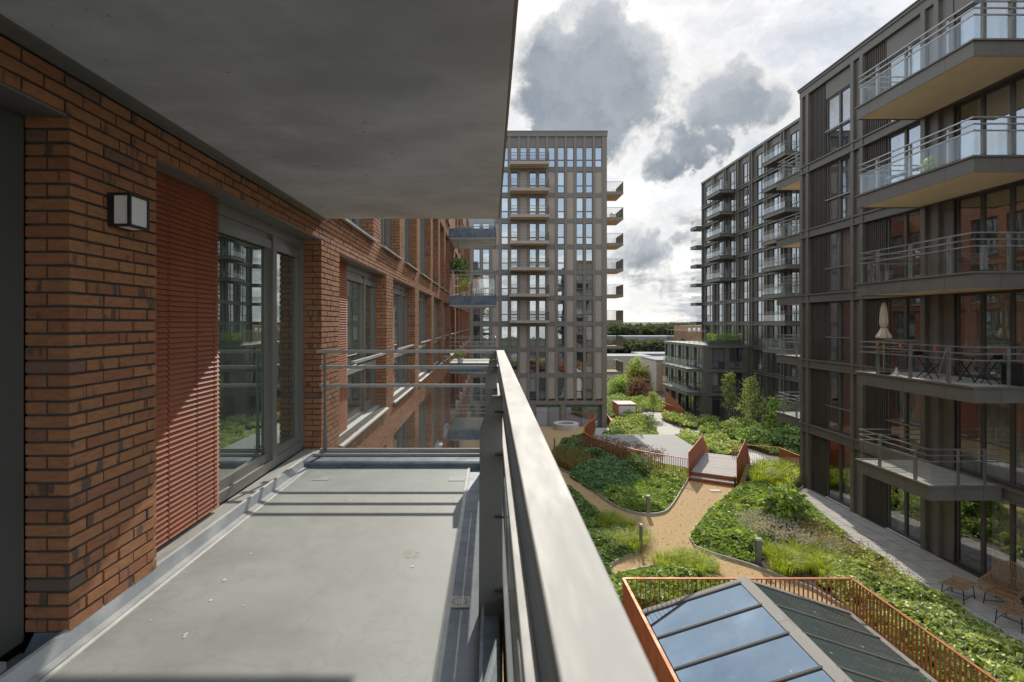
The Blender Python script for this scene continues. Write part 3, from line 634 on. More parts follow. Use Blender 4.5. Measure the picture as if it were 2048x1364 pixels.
# railing
rl = thing('balcony_railing', 'pale champagne metal balcony railing with flat handrail and glass infill', 'railing', (.1, 3, FZ))
hand = MB().box(.058, .142, -2.5, 2.98, -.335, -.303).build('handrail', M['rail'], rl, bevel=.003)
hand = MB().box(.058, .142, 2.983, 5.84, -.335, -.303).build('handrail', M['rail'], rl, bevel=.003)
for nm, z in (('mid_rail', -.485), ('mid_rail', -.685), ('bottom_rail', -1.384)):
    MB().box(.062, .096, -2.5, 5.84, z - .02, z + .02).build(nm, M['rail'], rl, bevel=.003)
MB().box(.075, .083, -2.5, 2.74, -1.36, -.71).build('glass_panel', M['rail_glass'], rl); MB().box(.075, .083, 2.76, 5.75, -1.36, -.71).build('glass_panel', M['rail_glass'], rl)
MB().box(.066, .078, -2.5, 5.86, -1.86, -1.42).build('edge_fascia', M['rail'], rl)
MB().box(.098, .128, -2.5, 5.84, -.405, -.336).build('under_rail', M['dark'], rl)
for y in (2.75, 5.42):
    MB().prism([(.060, y, -.378), (.004, y, -.378), (-.058, y, -.555), (-.066, y, -1.86), (.060, y, -1.86)], (0, .014, 0)).build('post', M['fin'], rl, bevel=.002)
    for z in (-.46, -.68, -1.0, -1.38):
        MB().tube([(.02, y - .012, z), (.066, y - .012, z)], .006).build('bolt', M['dark'], rl)
MB().prism([(.056, 5.76, -.30), (-.01, 5.76, -.36), (-.03, 5.76, -.5), (-.03, 5.76, -1.43), (.056, 5.76, -1.43)], (0, .014, 0)).build('post', M['fin'], rl)
er = thing('end_railing', 'low cross railing of thin bars and glass closing the far end of the balcony', 'railing', (-.9, 5.8, FZ))
for nm, z in (('top_rail', -.315), ('mid_rail', -.485), ('mid_rail', -.685), ('bottom_rail', -1.384)):
    MB().box(-1.895 if z > -.4 else -1.86, .06, 5.775, 5.80, z - .017, z + .017).build(nm, M['rail'], er, bevel=.002)
MB().box(-1.79, .03, 5.785, 5.793, -1.362, -.705).build('glass_panel', M['rail_glass'], er)
MB().prism([(-1.825, 5.765, -1.43), (-1.775, 5.765, -1.43), (-1.785, 5.765, -1.1), (-1.79, 5.765, -.33), (-1.815, 5.765, -.33), (-1.815, 5.765, -1.1)], (0, .014, 0)).build('post', M['fin'], er)
MB().lathe([(.001, .012), (.07, .012), (.07, 0)], (-1.80, 5.77, -1.431), 20).build('foot_plate', M['steel'], er)
# wall lamp
wl = thing('wall_lamp', 'black square wall lamp with white frosted panes on the brick pier', 'wall lamp', (WX, 2.74, .57))
x0, x1, y0, y1, z0, z1, e = WX + .004, -1.808, 2.666, 2.82, .482, .652, .014
m = MB().box(x0, x0 + .022, y0, y1, z0, z1)
for yy in (y0, y1 - e): m.box(x1 - e, x1, yy, yy + e, z0, z1)
for zz in (z0, z1 - e):
    m.box(x0 + .022, x1 - e, y0, y0 + e, zz, zz + e).box(x0 + .022, x1 - e, y1 - e, y1, zz, zz + e).box(x1 - e, x1 - .0005, y0 + e, y1 - e, zz, zz + e)
m.box(x0 + .022, x1 - e, y0 + e, y1 - e, z1 - e * .8, z1 - .001)
m.build('frame', M['dark'], wl)
MB().box(x0 + .03, x1 - .006, y0 + .006, y1 - .006, z0 + .004, z1 - .012).build('diffuser', M['lamp_white'], wl)
# small fallen scraps on the floor
for k in range(11):
    x, y = (random.uniform(-1.75, -1.25), random.uniform(2.4, 3.6)) if k < 8 else (random.uniform(-1.2, -.4), random.uniform(2.4, 4.6))
    s = random.uniform(.004, .012); a = random.uniform(0, 6.28)
    m = MB().prism([(x + s * math.cos(a + t) * (1 + .5 * math.sin(3 * t)), y + 1.4 * s * math.sin(a + t), FZ + .0008) for t in (0, 1.1, 2.0, 3.3, 4.2, 5.3)], (0, 0, .002))
    tag(m.build('floor_scrap', M['seam']), 'tiny pale paint flake lying on the grey balcony floor', 'paint flake', 'paint flakes on the balcony floor')

# ------------------------------------------------------------------ balconies farther along the brick wall
def wall_balcony(zb, label, rails=True):
    t = thing('wall_balcony', label, 'balcony', (-.9, 26.5, zb), 0, 'balconies farther along the brick wall')
    X1, Y0, Y1 = .23, 24.7, 28.1
    MB().box(WX, X1, Y0, Y1, zb, zb + .25).build('slab', M['soffit'], t)
    MB().box(WX, X1 + .012, Y0 - .02, Y0 - .001, zb + .04, zb + .47).box(X1 + .001, X1 + .02, Y0, Y1, zb + .04, zb + .47).build('fascia', M['bluezinc'], t)
    zt = zb + .45
    piece('floor_surface', M['floor'], WX, X1 - .01, Y0, Y1, zb + .25, zt, t)
    for z in (1.18, 1.0, .82, .12): MB().box(WX, X1, Y0 + .02, Y0 + .045, zt + z - .015, zt + z + .015).box(X1 - .03, X1, Y0 + .05, Y1, zt + z - .016, zt + z + .014).build('rail', M['rail'], t)
    MB().box(WX + .05, X1 - .05, Y0 + .028, Y0 + .034, zt + .14, zt + .8).build('glass_panel', M['rail_glass'], t)
    MB().box(X1 - .02, X1 - .012, Y0 + .1, Y1, zt + .14, zt + .8).build('glass_panel', M['rail_glass'], t)
    for y in (Y0 + .06, (Y0 + Y1) / 2, Y1 - .05): piece('post', M['fin'], X1 - .1, X1 - .01, y, y + .014, zt, zt + 1.17, t)
    MB().box(WX, X1, Y1 - .04, Y1, zt + 1.16, zt + 1.19).build('rail', M['rail'], t)
    return zt
lb = ['second balcony above eye level on the far brick wall, cut off by the slab overhead', 'far balcony on the brick wall with wooden chairs and plants', 'far balcony on the brick wall seen over the railing with a potted plant', 'lower balcony on the brick wall seen through the end glass', 'lowest balcony on the brick wall seen through the end glass']
zts = [wall_balcony(.77 + 3.12 * k, l) for k, l in zip((1, 0, -1, -2, -3), lb)]

# ------------------------------------------------------------------ tower straight ahead
TY = 62.0
tw = thing('tower_block', 'taupe clad tower block with sand soffit balconies in the middle distance', 'building', (5.5, TY, LOW))
TX0, TX1, TZ1 = -12.0, 13.5, 22.2
MB().box(TX0, TX1, TY + .42, TY + 15, LOW, TZ1 - .25).build('core', M['taupe_grey'], tw)
CX = [1.06 + 1.093 * i for i in range(-12, 11)]; idx = list(range(-12, 11))
WIN = {-3, -2, 0, 1, 3, 4, 6, 8, 9, -5, -6, -8, -9, -11}
FL = [.2 + 3.0 * k for k in range(-3, 7)]       # floor levels -8.8 .. 18.2
for x in CX[1:]:                                 # vertical piers between the bays
    piece('pier', M['taupe'], x - .15, x + .145, TY, TY + .41, -9.1, TZ1 - .55, tw)
piece('pier', M['taupe'], CX[-1] + .945, TX1, TY - .003, TY + .41, LOW, TZ1 - .55, tw)
piece('cornice', M['taupe_grey'], TX0, TX1 + .05, TY - .06, TY + .41, TZ1 - .55, TZ1, tw)
MB().box(TX0, TX1 + .1, TY - .1, TY + 15, TZ1 + .001, TZ1 + .12).build('coping', M['taupe_grey'], tw)
piece('cornice', M['taupe'], TX0, TX1, TY - .05, TY + .41, -9.55, -9.1, tw)
top = FL[-1]
for f in FL:
    piece('floor_band', M['taupe_grey'], TX0, CX[-1] + .945, TY + .05, TY + .41, f - .62, f - .10, tw) if f > -8 else None
    for i, x in zip(idx, CX):
        xa, xb = x + .145, x + .943
        z0, z1 = f - .10, f + 2.38
        last = f == top
        if last: z1 = f + 2.25
        if i in WIN or (last and i > 0):
            w = MB().box(xa, xa + .06, TY + .13, TY + .22, z0, z1).box(xb - .06, xb, TY + .13, TY + .22, z0, z1).box(xa + .06, xb - .06, TY + .13, TY + .22, z1 - .07, z1).box(xa + .06, xb - .06, TY + .13, TY + .22, z0, z0 + .08).box(xa + .06, xb - .06, TY + .12, TY + .22, z0 + .80, z0 + .90)
            w = w.build('window', M['b_frame'], tw)
            piece('pane', M['tower_glass'], xa + .06, xb - .06, TY + .19, TY + .2, z0 + .9, z1 - .07, w)
            piece('pane', M['tower_glass'], xa + .06, xb - .06, TY + .19, TY + .2, z0 + .08, z0 + .8, w)
        else:
            piece('cladding_panel', M['taupe_pale'], xa, xb, TY + .10, TY + .2, z0, z1, tw)
        if last: piece('cladding_panel', M['bronze_grey'], xa, xb, TY + .12, TY + .2, z1, TZ1 - .55, tw)
# ground floor: wide piers and shopfront glazing
gx = [(-9, -8.2), (-5.5, -4.8), (-1.9, -1.2), (1.2, 1.9), (4.6, 5.2), (8.1, 8.7)]
for a, b in gx: piece('ground_pier', M['taupe'], a, b, TY, TY + .41, LOW, -9.55, tw)
ge = [g for ab in gx for g in ab] + [12.55]
for a, b in zip(ge[1::2], ge[2::2]):
    w = MB().box(a, b, TY + .2, TY + .3, -9.9, -9.55).box(a, a + .09, TY + .2, TY + .3, LOW, -9.9).box(b - .09, b, TY + .2, TY + .3, LOW, -9.9).box((a + b) / 2 - .04, (a + b) / 2 + .04, TY + .2, TY + .3, LOW, -9.9).build('shopfront', M['b_frame'], tw)
    for c, d in ((a + .09, (a + b) / 2 - .04), ((a + b) / 2 + .04, b - .09)): piece('pane', M['b_glass'], c, d, TY + .24, TY + .25, LOW + .1, -9.9, w)
def bars(x0, x1, y0, y1, z0, z1, pitch=.12, r=.012):
    m = MB(); L = math.hypot(x1 - x0, y1 - y0); n = max(1, int(L / pitch))
    for k in range(n + 1):
        x, y = x0 + (x1 - x0) * k / n, y0 + (y1 - y0) * k / n
        m.box(x - r, x + r, y - r, y + r, z0, z1)
    return m
fb = []
for k in range(0, 7):                            # front balconies and corner balconies
    f = FL[3 + k]
    xa, xb = CX[13] + .0, CX[17] + .08
    b = MB().box(xa, xb, TY - 1.75, TY - .002, f - .26, f).build('front_balcony', M['sand'], tw)
    MB().box(xa - .01, xb + .01, TY - 1.78, TY - 1.751, f - .26, f + .06).build('fascia', M['taupe_pale'], b)
    m = bars(xa + .03, xb - .03, TY - 1.72, TY - 1.72, f, f + 1.05, .11, .008)
    for z in (.35, .7, 1.05): m.box(xa, xb, TY - 1.74, TY - 1.70, f + z - .02, f + z + .02)
    m.box(xb - .06, xb - .02, TY - 1.7, TY - .05, f + 1.03, f + 1.07)
    m.build('balustrade', M['bronze_grey'], b)
    bars(xb - .04, xb - .04, TY - 1.7, TY - .05, f, f + 1.05, .07, .012).build('balustrade', M['bronze_grey'], b)
for f in FL[1:]:
    if f > 16: continue
    xa, xb, ya, yb = TX1 + .002, TX1 + 1.9, TY + .05, TY + 3.6
    b = MB().box(xa, xb, ya, yb, f - .24, f).build('corner_balcony', M['sand'], tw)
    MB().box(xa, xb + .02, ya - .03, ya - .001, f - .26, f + .08).build('fascia', M['taupe'], b)
    m = bars(xa + .05, xb, ya, ya, f, f + 1.2, .13, .011); m.box(xa, xb, ya - .02, ya + .02, f + 1.18, f + 1.22); m.build('balustrade', M['bronze_grey'], b)
    m = bars(xb, xb, ya + .1, yb, f, f + 1.2, .06, .018); m.box(xb - .02, xb + .02, ya, yb, f + 1.18, f + 1.22); m.build('balustrade', M['bronze_grey'], b)
    m = bars(xa + .05, xb, yb, yb, f, f + 1.2, .13, .011); m.build('balustrade', M['bronze_grey'], b)

# ------------------------------------------------------------------ bronze clad buildings on the right (faces looking -X)
def add_window(parent, X, y0, y1, z0, z1, split=.34, glass='a_glass', frame='b_frame', curtain=None, n=2, deep=.12):
    """n-light window in a wall looking -X: window > pane, curtain"""
    f = MB(); a, b = X + deep, X + deep + .09; w = .07
    f.box(a, b, y0, y0 + w, z0, z1).box(a, b, y1 - w, y1, z0, z1).box(a, b, y0 + w, y1 - w, z0, z0 + w).box(a, b, y0 + w, y1 - w, z1 - w, z1)
    step = (y1 - y0) / n; lights = []
    for k in range(1, n): f.box(a - .01, b, y0 + step * k - .05, y0 + step * k + .05, z0 + w, z1 - w)
    zt = z0 + (z1 - z0) * split
    for k in range(n):
        c, d = (y0 + w if k == 0 else y0 + step * k + .05), (y1 - w if k == n - 1 else y0 + step * (k + 1) - .05)
        if split: f.box(a - .005, b, c, d, zt - .045, zt + .045); lights += [(c, d, z0 + w, zt - .045), (c, d, zt + .045, z1 - w)]
        else: lights.append((c, d, z0 + w, z1 - w))
    wnd = f.build('window', M[frame], parent)
    for c, d, e, g_ in lights: piece('pane', M[glass], a + .04, a + .05, c, d, e, g_, wnd)
    if curtain:
        kind, ya, yb = curtain
        if kind:
            V = []; ns = int((yb - ya) / .05); m = MB()
            for k in range(ns + 1): V.append((X + deep + .28 + .035 * math.sin(k * 1.3) + .02 * math.sin(k * 3.1), ya + (yb - ya) * k / ns))
            for p, q in zip(V[:-1], V[1:]): m.quad((p[0], p[1], z0 + .05), (q[0], q[1], z0 + .05), (q[0], q[1], z1 - .02), (p[0], p[1], z1 - .02))
            m.build('curtain', M[kind], wnd)
    return wnd
def slats(parent, X, y0, y1, z0, z1, deep=.1, mat='bronze_dark', n=11):
    m = MB().box(X + deep + .05, X + deep + .08, y0, y1, z0, z1); st = (y1 - y0) / n
    for k in range(n): m.box(X + deep - .03, X + deep + .049, y0 + st * (k + .2), y0 + st * (k + .68), z0, z1)
    return m.build('slat_panel', M[mat], parent)
AX = 15.2
ba = thing('bronze_building', 'near bronze clad apartment building with glass balconies on the right', 'building', (AX + 5, 18, DECK))
AF = [-7.94, -4.85, -1.75, 1.35, 4.46, 7.58]; AR = 11.35
MB().box(AX + 1.3, AX + 14, 2, 26.0, LOW, AR - .2).build('core', M['room'], ba)
MB().box(AX + .4, AX + 14, 26.0, 26.12, LOW, AR - .1).build('rear_wall', M['bronze'], ba)
MB().box(AX + .02, AX + 1.3, 1.9, 26.11, DECK - 4.25, DECK + .05).build('plinth', M['joint'], ba)
for f in AF[1:]: piece('floor_plate', M['room'], AX + .25, AX + 1.3, 2, 26.0, f - .36, f - .03, ba)
piece('floor_plate', M['room'], AX + .25, AX + 1.3, 2, 26.0, AR - .5, AR - .1, ba)
MB().box(AX - .10, AX + 14, 1.9, 26.2, AR - .1, AR).box(AX - .05, AX + .3, 1.9, 26.15, AR - .42, AR - .1).build('parapet', M['bronze_grey'], ba)
MB().box(AX - .14, AX + 14, 1.9, 26.22, AR + .001, AR + .05).build('coping', M['bronze_grey'], ba)
for f in AF[1:]:                                 # floor edge beams with upper and lower flange
    MB().box(AX - .02, AX + .2, 2, 26.12, f - .40, f + .0).box(AX - .09, AX - .021, 2, 26.16, f - .06, f - .0).box(AX - .09, AX - .021, 2, 26.16, f - .40, f - .35).build('floor_beam', M['bronze_grey'], ba)
bayA = [(26.1, 25.42), (22.45, 21.7), (18.78, 18.03), (14.75, 14.0), (11.0, 10.3)]
for a, b in bayA:
    for y0, y1 in ((a - .19, a), (b, b + .19)): MB().box(AX - .06, AX + .22, y0, y1, DECK, AR - .43).build('column', M['bronze'], ba)
    piece('infill_panel', M['bronze_grey'], AX + .06, AX + .12, b + .19, a - .19, DECK, AR - .43, ba)
cur = ['curtain', 'curtain', 'curtain_blue', 'curtain', 'curtain_blue', None, 'curtain', 'wood']
ci = 0
for fi, f in enumerate(AF):
    z0, z1 = f + .02, (AF[fi + 1] - .41 if fi < 5 else AR - .44)
    head = z1 if fi < 5 else z1 - .75
    for bi in range(4):
        yb, ya = bayA[bi][1], bayA[bi + 1][0]          # bay runs from ya (near) to yb (far)
        if bi < 2:
            slats(ba, AX, yb - 1.12, yb, z0, z1)
            rnd = random.random(); k = cur[ci % 8]; ci += 1
            c = (k, ya + .05, ya + .05 + (.8 + 1.1 * rnd) * .95) if k else None
            add_window(ba, AX, ya, yb - 1.13, z0, head, .40 if 0 < fi else 0, curtain=c)
            if head < z1: piece('cladding_panel', M['bronze_grey'], AX + .08, AX + .13, ya, yb - 1.13, head, z1, ba)
            if fi: piece('window_guard', M['steel'], AX + .03, AX + .06, ya + .01, yb - 1.14, z0 + 1.05, z0 + 1.09, ba)
            else: piece('threshold', M['seam'], AX + .02, AX + .11, ya + .01, yb - 1.14, f - .03, f + .018, ba)
        else:
            k = 'curtain' if (fi + bi) % 2 else 'wood'
            piece('infill_panel', M['bronze'], AX + .05, AX + .11, yb - .45, yb, z0, z1, ba)
            add_window(ba, AX + .02, ya + .0, yb - .46, z0, head, 0, n=3, curtain=('curtain' if fi != 3 else 'wood', ya + .1, ya + 1.9 + .5 * (fi % 3)))
            if head < z1: piece('cladding_panel', M['bronze_grey'], AX + .08, AX + .13, ya, yb - .46, head, z1, ba)

def glass_balcony(parent, X0, X1, y0, y1, f, post_ys, post_xs, soffit='cream', near=True, fh=.42, sides=('near', 'far'), name='balcony'):
    """slab with bronze fascia, three rails and low glass, open side towards the wall (+X)"""
    b = MB().box(X0 + .03, X1, y0 + .03, y1 - .03, f - fh + .03, f - .05).build(name, M[soffit], parent)
    MB().box(X0 + .04, X1, y0 + .04, y1 - .04, f - .049, f).build('deck_surface', M['paver'], b)
    m = MB().box(X0, X0 + .028, y0, y1, f - fh, f - .02).box(X0 + .03, X1, y0, y0 + .028, f - fh, f - .02).box(X0 + .03, X1, y1 - .028, y1, f - fh, f - .02)
    m.box(X0 - .05, X0 + .03, y0 - .05, y1 + .05, f - .019, f + .03).box(X0 + .031, X1, y0 - .05, y0 + .03, f - .0185, f + .03).box(X0 + .031, X1, y1 - .03, y1 + .05, f - .0185, f + .03)
    m.build('fascia', M['bronze_grey'], b)
    if soffit == 'cream':
        k = y0 + .9
        while k < y1 - .3: piece('fascia_joint', M['dark'], X0 - .0015, X0 + .01, k, k + .008, f - fh + .005, f - .025, b); k += 1.55
        for x in (X0 + .75, X0 + 1.6): piece('fascia_joint', M['dark'], x, x + .008, y0 - .0015, y0 + .01, f - fh + .005, f - .025, b)
    for z in (.72, .90, 1.08):
        r = MB().box(X0 + .03, X0 + .07, y0 + .04, y1 - .04, f + z - .018, f + z + .018)
        if 'near' in sides: r.box(X0 + .071, X1, y0 + .04, y0 + .08, f + z - .017, f + z + .017)
        if 'far' in sides: r.box(X0 + .071, X1, y1 - .08, y1 - .04, f + z - .017, f + z + .017)
        r.build('rail', M['steel'], b)
    n = max(1, round((y1 - y0) / 1.6)); st = (y1 - y0 - .12) / n
    for k in range(n): piece('glass_panel', M['rail_glass'], X0 + .045, X0 + .055, y0 + .06 + st * k + .01, y0 + .06 + st * (k + 1) - .01, f + .08, f + .70, b)
    n = max(1, round((X1 - X0) / 1.3)); st = (X1 - X0 - .1) / n
    for nm, yy in (('near', y0 + .06), ('far', y1 - .06)):
        if nm in sides:
            for k in range(n): piece('glass_panel', M['rail_glass'], X0 + .09 + st * k, X0 + .07 + st * (k + 1), yy - .005, yy + .005, f + .08, f + .70, b)
    for y in post_ys: piece('post', M['steel'], X0 + .072, X0 + .15, y - .035, y + .035, f, f + 1.09, b)
    for x in post_xs: piece('post', M['steel'], x - .035, x + .035, y0 + .081, y0 + .12, f, f + 1.09, b)
    return b
XB = 12.96
for fi in range(1, 6):
    f = AF[fi]
    if fi == 1: glass_balcony(ba, XB, AX - .1, 15.75, 18.85, f, [16.4, 17.9], [13.9, 14.7])
    else: glass_balcony(ba, XB, AX - .1, 14.3, 18.85, f, [15.2, 16.6, 18.0], [14.0])
    glass_balcony(ba, AX + .3, AX + 2.8, 26.17, 28.9, f, [27.2, 28.4], [], name='rear_balcony')
piece('socket', M['white'], AX - .002, AX + .045, 18.25, 18.38, -2.35, -2.12, ba)

# far bronze building: slab block and its podium
BX = 33.0
bf = thing('far_bronze_building', 'tall far bronze clad apartment block with stacked balconies', 'building', (BX + 6, 70, LOW))
BF = [-12.25, -9.0, -5.97, -2.92, .1, 3.1, 6.1, 9.1, 12.1, 15.1, 18.05]; BR = 21.9
MB().box(BX + .45, BX + 14, 48, 83.4, LOW, BR - .2).build('core', M['bronze'], bf)
MB().box(BX - .08, BX + 14, 48, 83.5, BR - .3, BR).build('parapet', M['bronze_grey'], bf)
for f in BF[1:]:
    for dz in (0, -.34): MB().box(BX - .08, BX + .3, 48, 83.5, f - .09 + dz, f + dz).build('floor_beam', M['bronze_grey'], bf)
    piece('floor_band', M['bronze'], BX + .06, BX + .44, 48, 83.45, f - .339, f - .091, bf)
bays = [83.4, 79.4, 75.6, 71.8, 68.1, 64.4, 60.7, 57.0, 53.3, 49.6]
for i, a in enumerate(bays):
    MB().box(BX - .05, BX + .44, a - .22, a, LOW, BR - .3).build('column', M['bronze'], bf)
    if i: MB().box(BX - .04, BX + .44, a - .75, a - .55, LOW, BR - .3).build('column', M['bronze'], bf)
for fi, f in enumerate(BF):
    z0, z1 = f + .01, (BF[fi + 1] - .43 if fi < 10 else BR - .32)
    for i in range(8):
        y1, y0 = bays[i] - (.75 if i else .22), bays[i + 1]
        if fi < 3 and y0 > 67: continue
        head = z1 if fi < 10 else z1 - .8
        m = MB().box(BX + .16, BX + .2, y1 - 1.0, y1, z0, z1).build('slat_panel', M['bronze_dark'], bf)
        add_window(bf, BX, y0 + .02, y1 - 1.0, z0, head, .36, 'b_glass', deep=.22)
        if head < z1: piece('cladding_panel', M['bronze_grey'], BX + .14, BX + .2, y0, y1 - 1.0, head, z1, bf)
for k in range(6, 11): glass_balcony(bf, 31.0, BX - .09, 72.2, 76.8, BF[k], [73.2, 75], [32], 'bronze_dark', name='balcony')
for k in range(3, 11): glass_balcony(bf, 30.9, BX - .09, 56.0, 60.6, BF[k], [57, 59], [32], 'bronze_dark', name='balcony')
for k in range(4, 10): glass_balcony(bf, 32.2, 34.5, 83.55, 86, BF[k], [], [], 'bronze_dark', name='end_balcony')
# podium
PX, PY = 27.1, 68.0
pd = thing('podium_block', 'low bronze clad podium block with balconies and roof planting below the far tower', 'building', (30, 75, LOW))
MB().box(PX + .4, BX - .1, PY + .4, 83.3, LOW, -3.1).build('core', M['bronze'], pd)
MB().box(PX - .1, BX - .1, PY - .1, 83.4, -3.25, -2.9).build('parapet', M['bronze_grey'], pd)
for f in (-5.97, -9.0):
    MB().box(PX - .07, BX - .1, PY - .07, PY + .3, f - .40, f).box(PX - .07, PX + .3, PY + .301, 83.4, f - .4, f).build('floor_beam', M['bronze_grey'], pd)
def front_window(parent, Y, x0, x1, z0, z1, split=.36, glass='b_glass'):
    f = MB(); a, b = Y + .16, Y + .25
    f.box(x0, x0 + .07, a, b, z0, z1).box(x1 - .07, x1, a, b, z0, z1).box(x0 + .07, x1 - .07, a, b, z0, z0 + .07).box(x0 + .07, x1 - .07, a, b, z1 - .07, z1).box((x0 + x1) / 2 - .05, (x0 + x1) / 2 + .05, a - .01, b, z0 + .07, z1 - .07)
    w = f.build('window', M['b_frame'], parent); zt = z0 + (z1 - z0) * split
    for c, d in ((x0 + .07, (x0 + x1) / 2 - .05), ((x0 + x1) / 2 + .05, x1 - .07)):
        piece('pane', M[glass], c, d, a + .05, a + .06, z0 + .07, zt - .04, w); piece('pane', M[glass], c, d, a + .05, a + .06, zt + .04, z1 - .07, w)
        piece('transom', M['b_frame'], c, d, a, b, zt - .04, zt + .04, w)
for f, z1 in ((-12.25, -9.41), (-9.0, -6.38), (-5.97, -3.26)):
    for a, b in ((PX, PX + .5), (29.9, 30.3), (32.3, 32.9)): piece('column', M['bronze'], a, b, PY, PY + .39, f, z1, pd)
    piece('wall_panel', M['bronze'], PX + .5, 28.25, PY + .08, PY + .39, f, z1, pd)
    front_window(pd, PY, 28.25, 29.9, f + .05, z1) if f > -12 else None
    front_window(pd, PY, 30.5, 32.2, f + .05, z1) if f > -12 else None
    piece('wall_panel', M['bronze'], 30.3, 30.5, PY + .08, PY + .39, f, z1, pd); piece('wall_panel', M['bronze'], 32.2, 32.3, PY + .08, PY + .39, f, z1, pd)
    for y in (68.6, 71.4, 74.3, 77.3, 80.4, 83.0): piece('column', M['bronze'], PX, PX + .39, y - .3, y + .0, f, z1, pd)
    for y0, y1 in ((68.6, 71.1), (71.4, 74.0), (74.3, 77.0), (77.3, 80.1), (80.4, 82.7)): add_window(pd, PX, y0, y1, f + .05, z1, .36 if f > -12 else 0, 'b_glass', deep=.15)
piece('wall_panel', M['bronze_dark'], 28.25, 29.9, PY + .2, PY + .39, LOW, -9.41, pd); piece('door', M['dark'], 28.4, 29.3, PY + .15, PY + .19, LOW, -9.9, pd)
piece('wall_panel', M['bronze'], 30.5, 32.2, PY + .1, PY + .39, LOW, -9.41, pd)
for f in (-9.0, -5.97): glass_balcony(pd, 25.25, PX - .08, 68.6, 78.5, f, [70, 72, 74, 76], [26.2], 'bronze_dark')
rr = MB()
for k in range(9): rr.box(PX + .3, PX + .34, PY + .3 + k * 1.8, PY + .34 + k * 1.8, -2.89, -1.1)
rr.box(PX + .29, PX + .35, PY + .3, 83, -1.12, -1.07).box(PX + .36, BX - .2, PY + .3, PY + .34, -1.12, -1.07); rr.build('roof_railing', M['steel'], pd)
MB().box(PX + .31, PX + .33, PY + .35, 83, -2.8, -1.2).build('roof_glass', M['rail_glass'], pd); MB().box(PX + .36, BX - .2, PY + .31, PY + .33, -2.8, -1.2).build('roof_glass', M['rail_glass'], pd)

# ------------------------------------------------------------------ raised garden deck
def smooth_poly(pts, n=6):                      # closed Catmull-Rom
    out = []; k = len(pts)
    for i in range(k):
        p0, p1, p2, p3 = (np.array(pts[(i + j - 1) % k], float) for j in range(4))
        for t in np.linspace(0, 1, n, endpoint=False):
            out.append(tuple(.5 * ((2 * p1) + (-p0 + p2) * t + (2 * p0 - 5 * p1 + 4 * p2 - p3) * t ** 2 + (-p0 + 3 * p1 - 3 * p2 + p3) * t ** 3)))
    return out
def smooth_line(pts, n=6):
    out = []; k = len(pts)
    for i in range(k - 1):
        p0, p1, p2, p3 = (np.array(pts[min(max(i + j - 1, 0), k - 1)], float) for j in range(4))
        for t in np.linspace(0, 1, n, endpoint=False):
            out.append(tuple(.5 * ((2 * p1) + (-p0 + p2) * t + (2 * p0 - 5 * p1 + 4 * p2 - p3) * t ** 2 + (-p0 + 3 * p1 - 3 * p2 + p3) * t ** 3)))
    return out + [tuple(map(float, pts[-1]))]
def inside(P, poly):
    poly = np.array(poly); x, y = P[:, 0], P[:, 1]; c = np.zeros(len(P), bool); j = len(poly) - 1
    for i in range(len(poly)):
        xi, yi = poly[i]; xj, yj = poly[j]
        if yi != yj: c ^= ((yi > y) != (yj > y)) & (x < (xj - xi) * (y - yi) / (yj - yi) + xi)
        j = i
    return c
def scatter(poly, dens):
    p = np.array(poly); lo, hi = p.min(0), p.max(0)
    n = int(dens * (hi[0] - lo[0]) * (hi[1] - lo[1])); P = rng.uniform(lo, hi, (n, 2))
    return P[inside(P, poly)]
def dist_edge(P, poly):
    p = np.array(poly); q = np.roll(p, -1, 0); d = np.full(len(P), 1e9)
    for a, b in zip(p, q):
        ab = b - a; t = np.clip(((P - a) @ ab) / max(1e-9, ab @ ab), 0, 1)
        d = np.minimum(d, np.linalg.norm(P - (a + t[:, None] * ab), axis=1))
    return d
# the rail line along the far edge of the deck (read at rail height, 1.1 m above the deck)
edge_l = [G(x, y, DECK + 1.1) for x, y in ((1060, 824), (1120, 824), (1160, 824), (1180, 826), (1190, 831), (1186, 839), (1174, 848), (1168, 858), (1172, 868), (1192, 877), (1240, 892), (1300, 905), (1379, 918))]
edge_l[0] = (0.5, 41.05); edge_l = [(-1.9, 41.05)] + edge_l
edge_l = smooth_line(edge_l, 7)
edge_r = [(13.55, 29.9)] + [G(x, y, DECK + 1.1) for x, y in ((1497, 890), (1558, 895), (1601, 912))]
deck_pts = [(-1.9, 4)] + [(40, 4), (40, 26.1), (16.0, 26.1)] + edge_r[::-1] + [tuple(edge_l[-1])] + [tuple(p) for p in edge_l[::-1]]
m = MB(); m.prism([(x, y, DECK - .6) for x, y in deck_pts], (0, 0, .58)); m.build('deck_slab', M['slab'], kind='structure')
flat('gravel_path', [(p[0], p[1]) for p in deck_pts if True], DECK, M['gravel'])
flat('garden_deck_apron', [(-1.9, -60), (40, -60), (40, 4), (-1.9, 4)], DECK, M['soil'])
MB().prism([(-1.9, 4, DECK - 4.2), (-1.9, 41, DECK - 4.2), (-1.9, 41, DECK - .62), (-1.9, 4, DECK - .62)], (16, 0, 0)).build('deck_podium', M['slab'], kind='structure')

# terrace paving beside the bronze building: every slab its own piece
ter = flat('terrace', [(12.6, 9), (15.24, 9), (15.24, 25.9), (13.9, 25.9), (13.25, 21.6), (12.9, 15)], DECK + .012, M['joint'])
pw, pl_ = .62, .78
for r in range(22):
    y = 9.2 + r * pl_
    for c in range(4):
        xb = 15.2 - c * pw; xa = max(xb - pw, 12.95 + max(0, (y - 20)) * .19)
        if xb - xa < .12 or y + pl_ > 25.9: continue
        piece('paver', M['paver'], xa + .012, xb - .012, y + .012, y + pl_ - .012, DECK + .0, DECK + .045 + random.uniform(-.003, .003), ter)

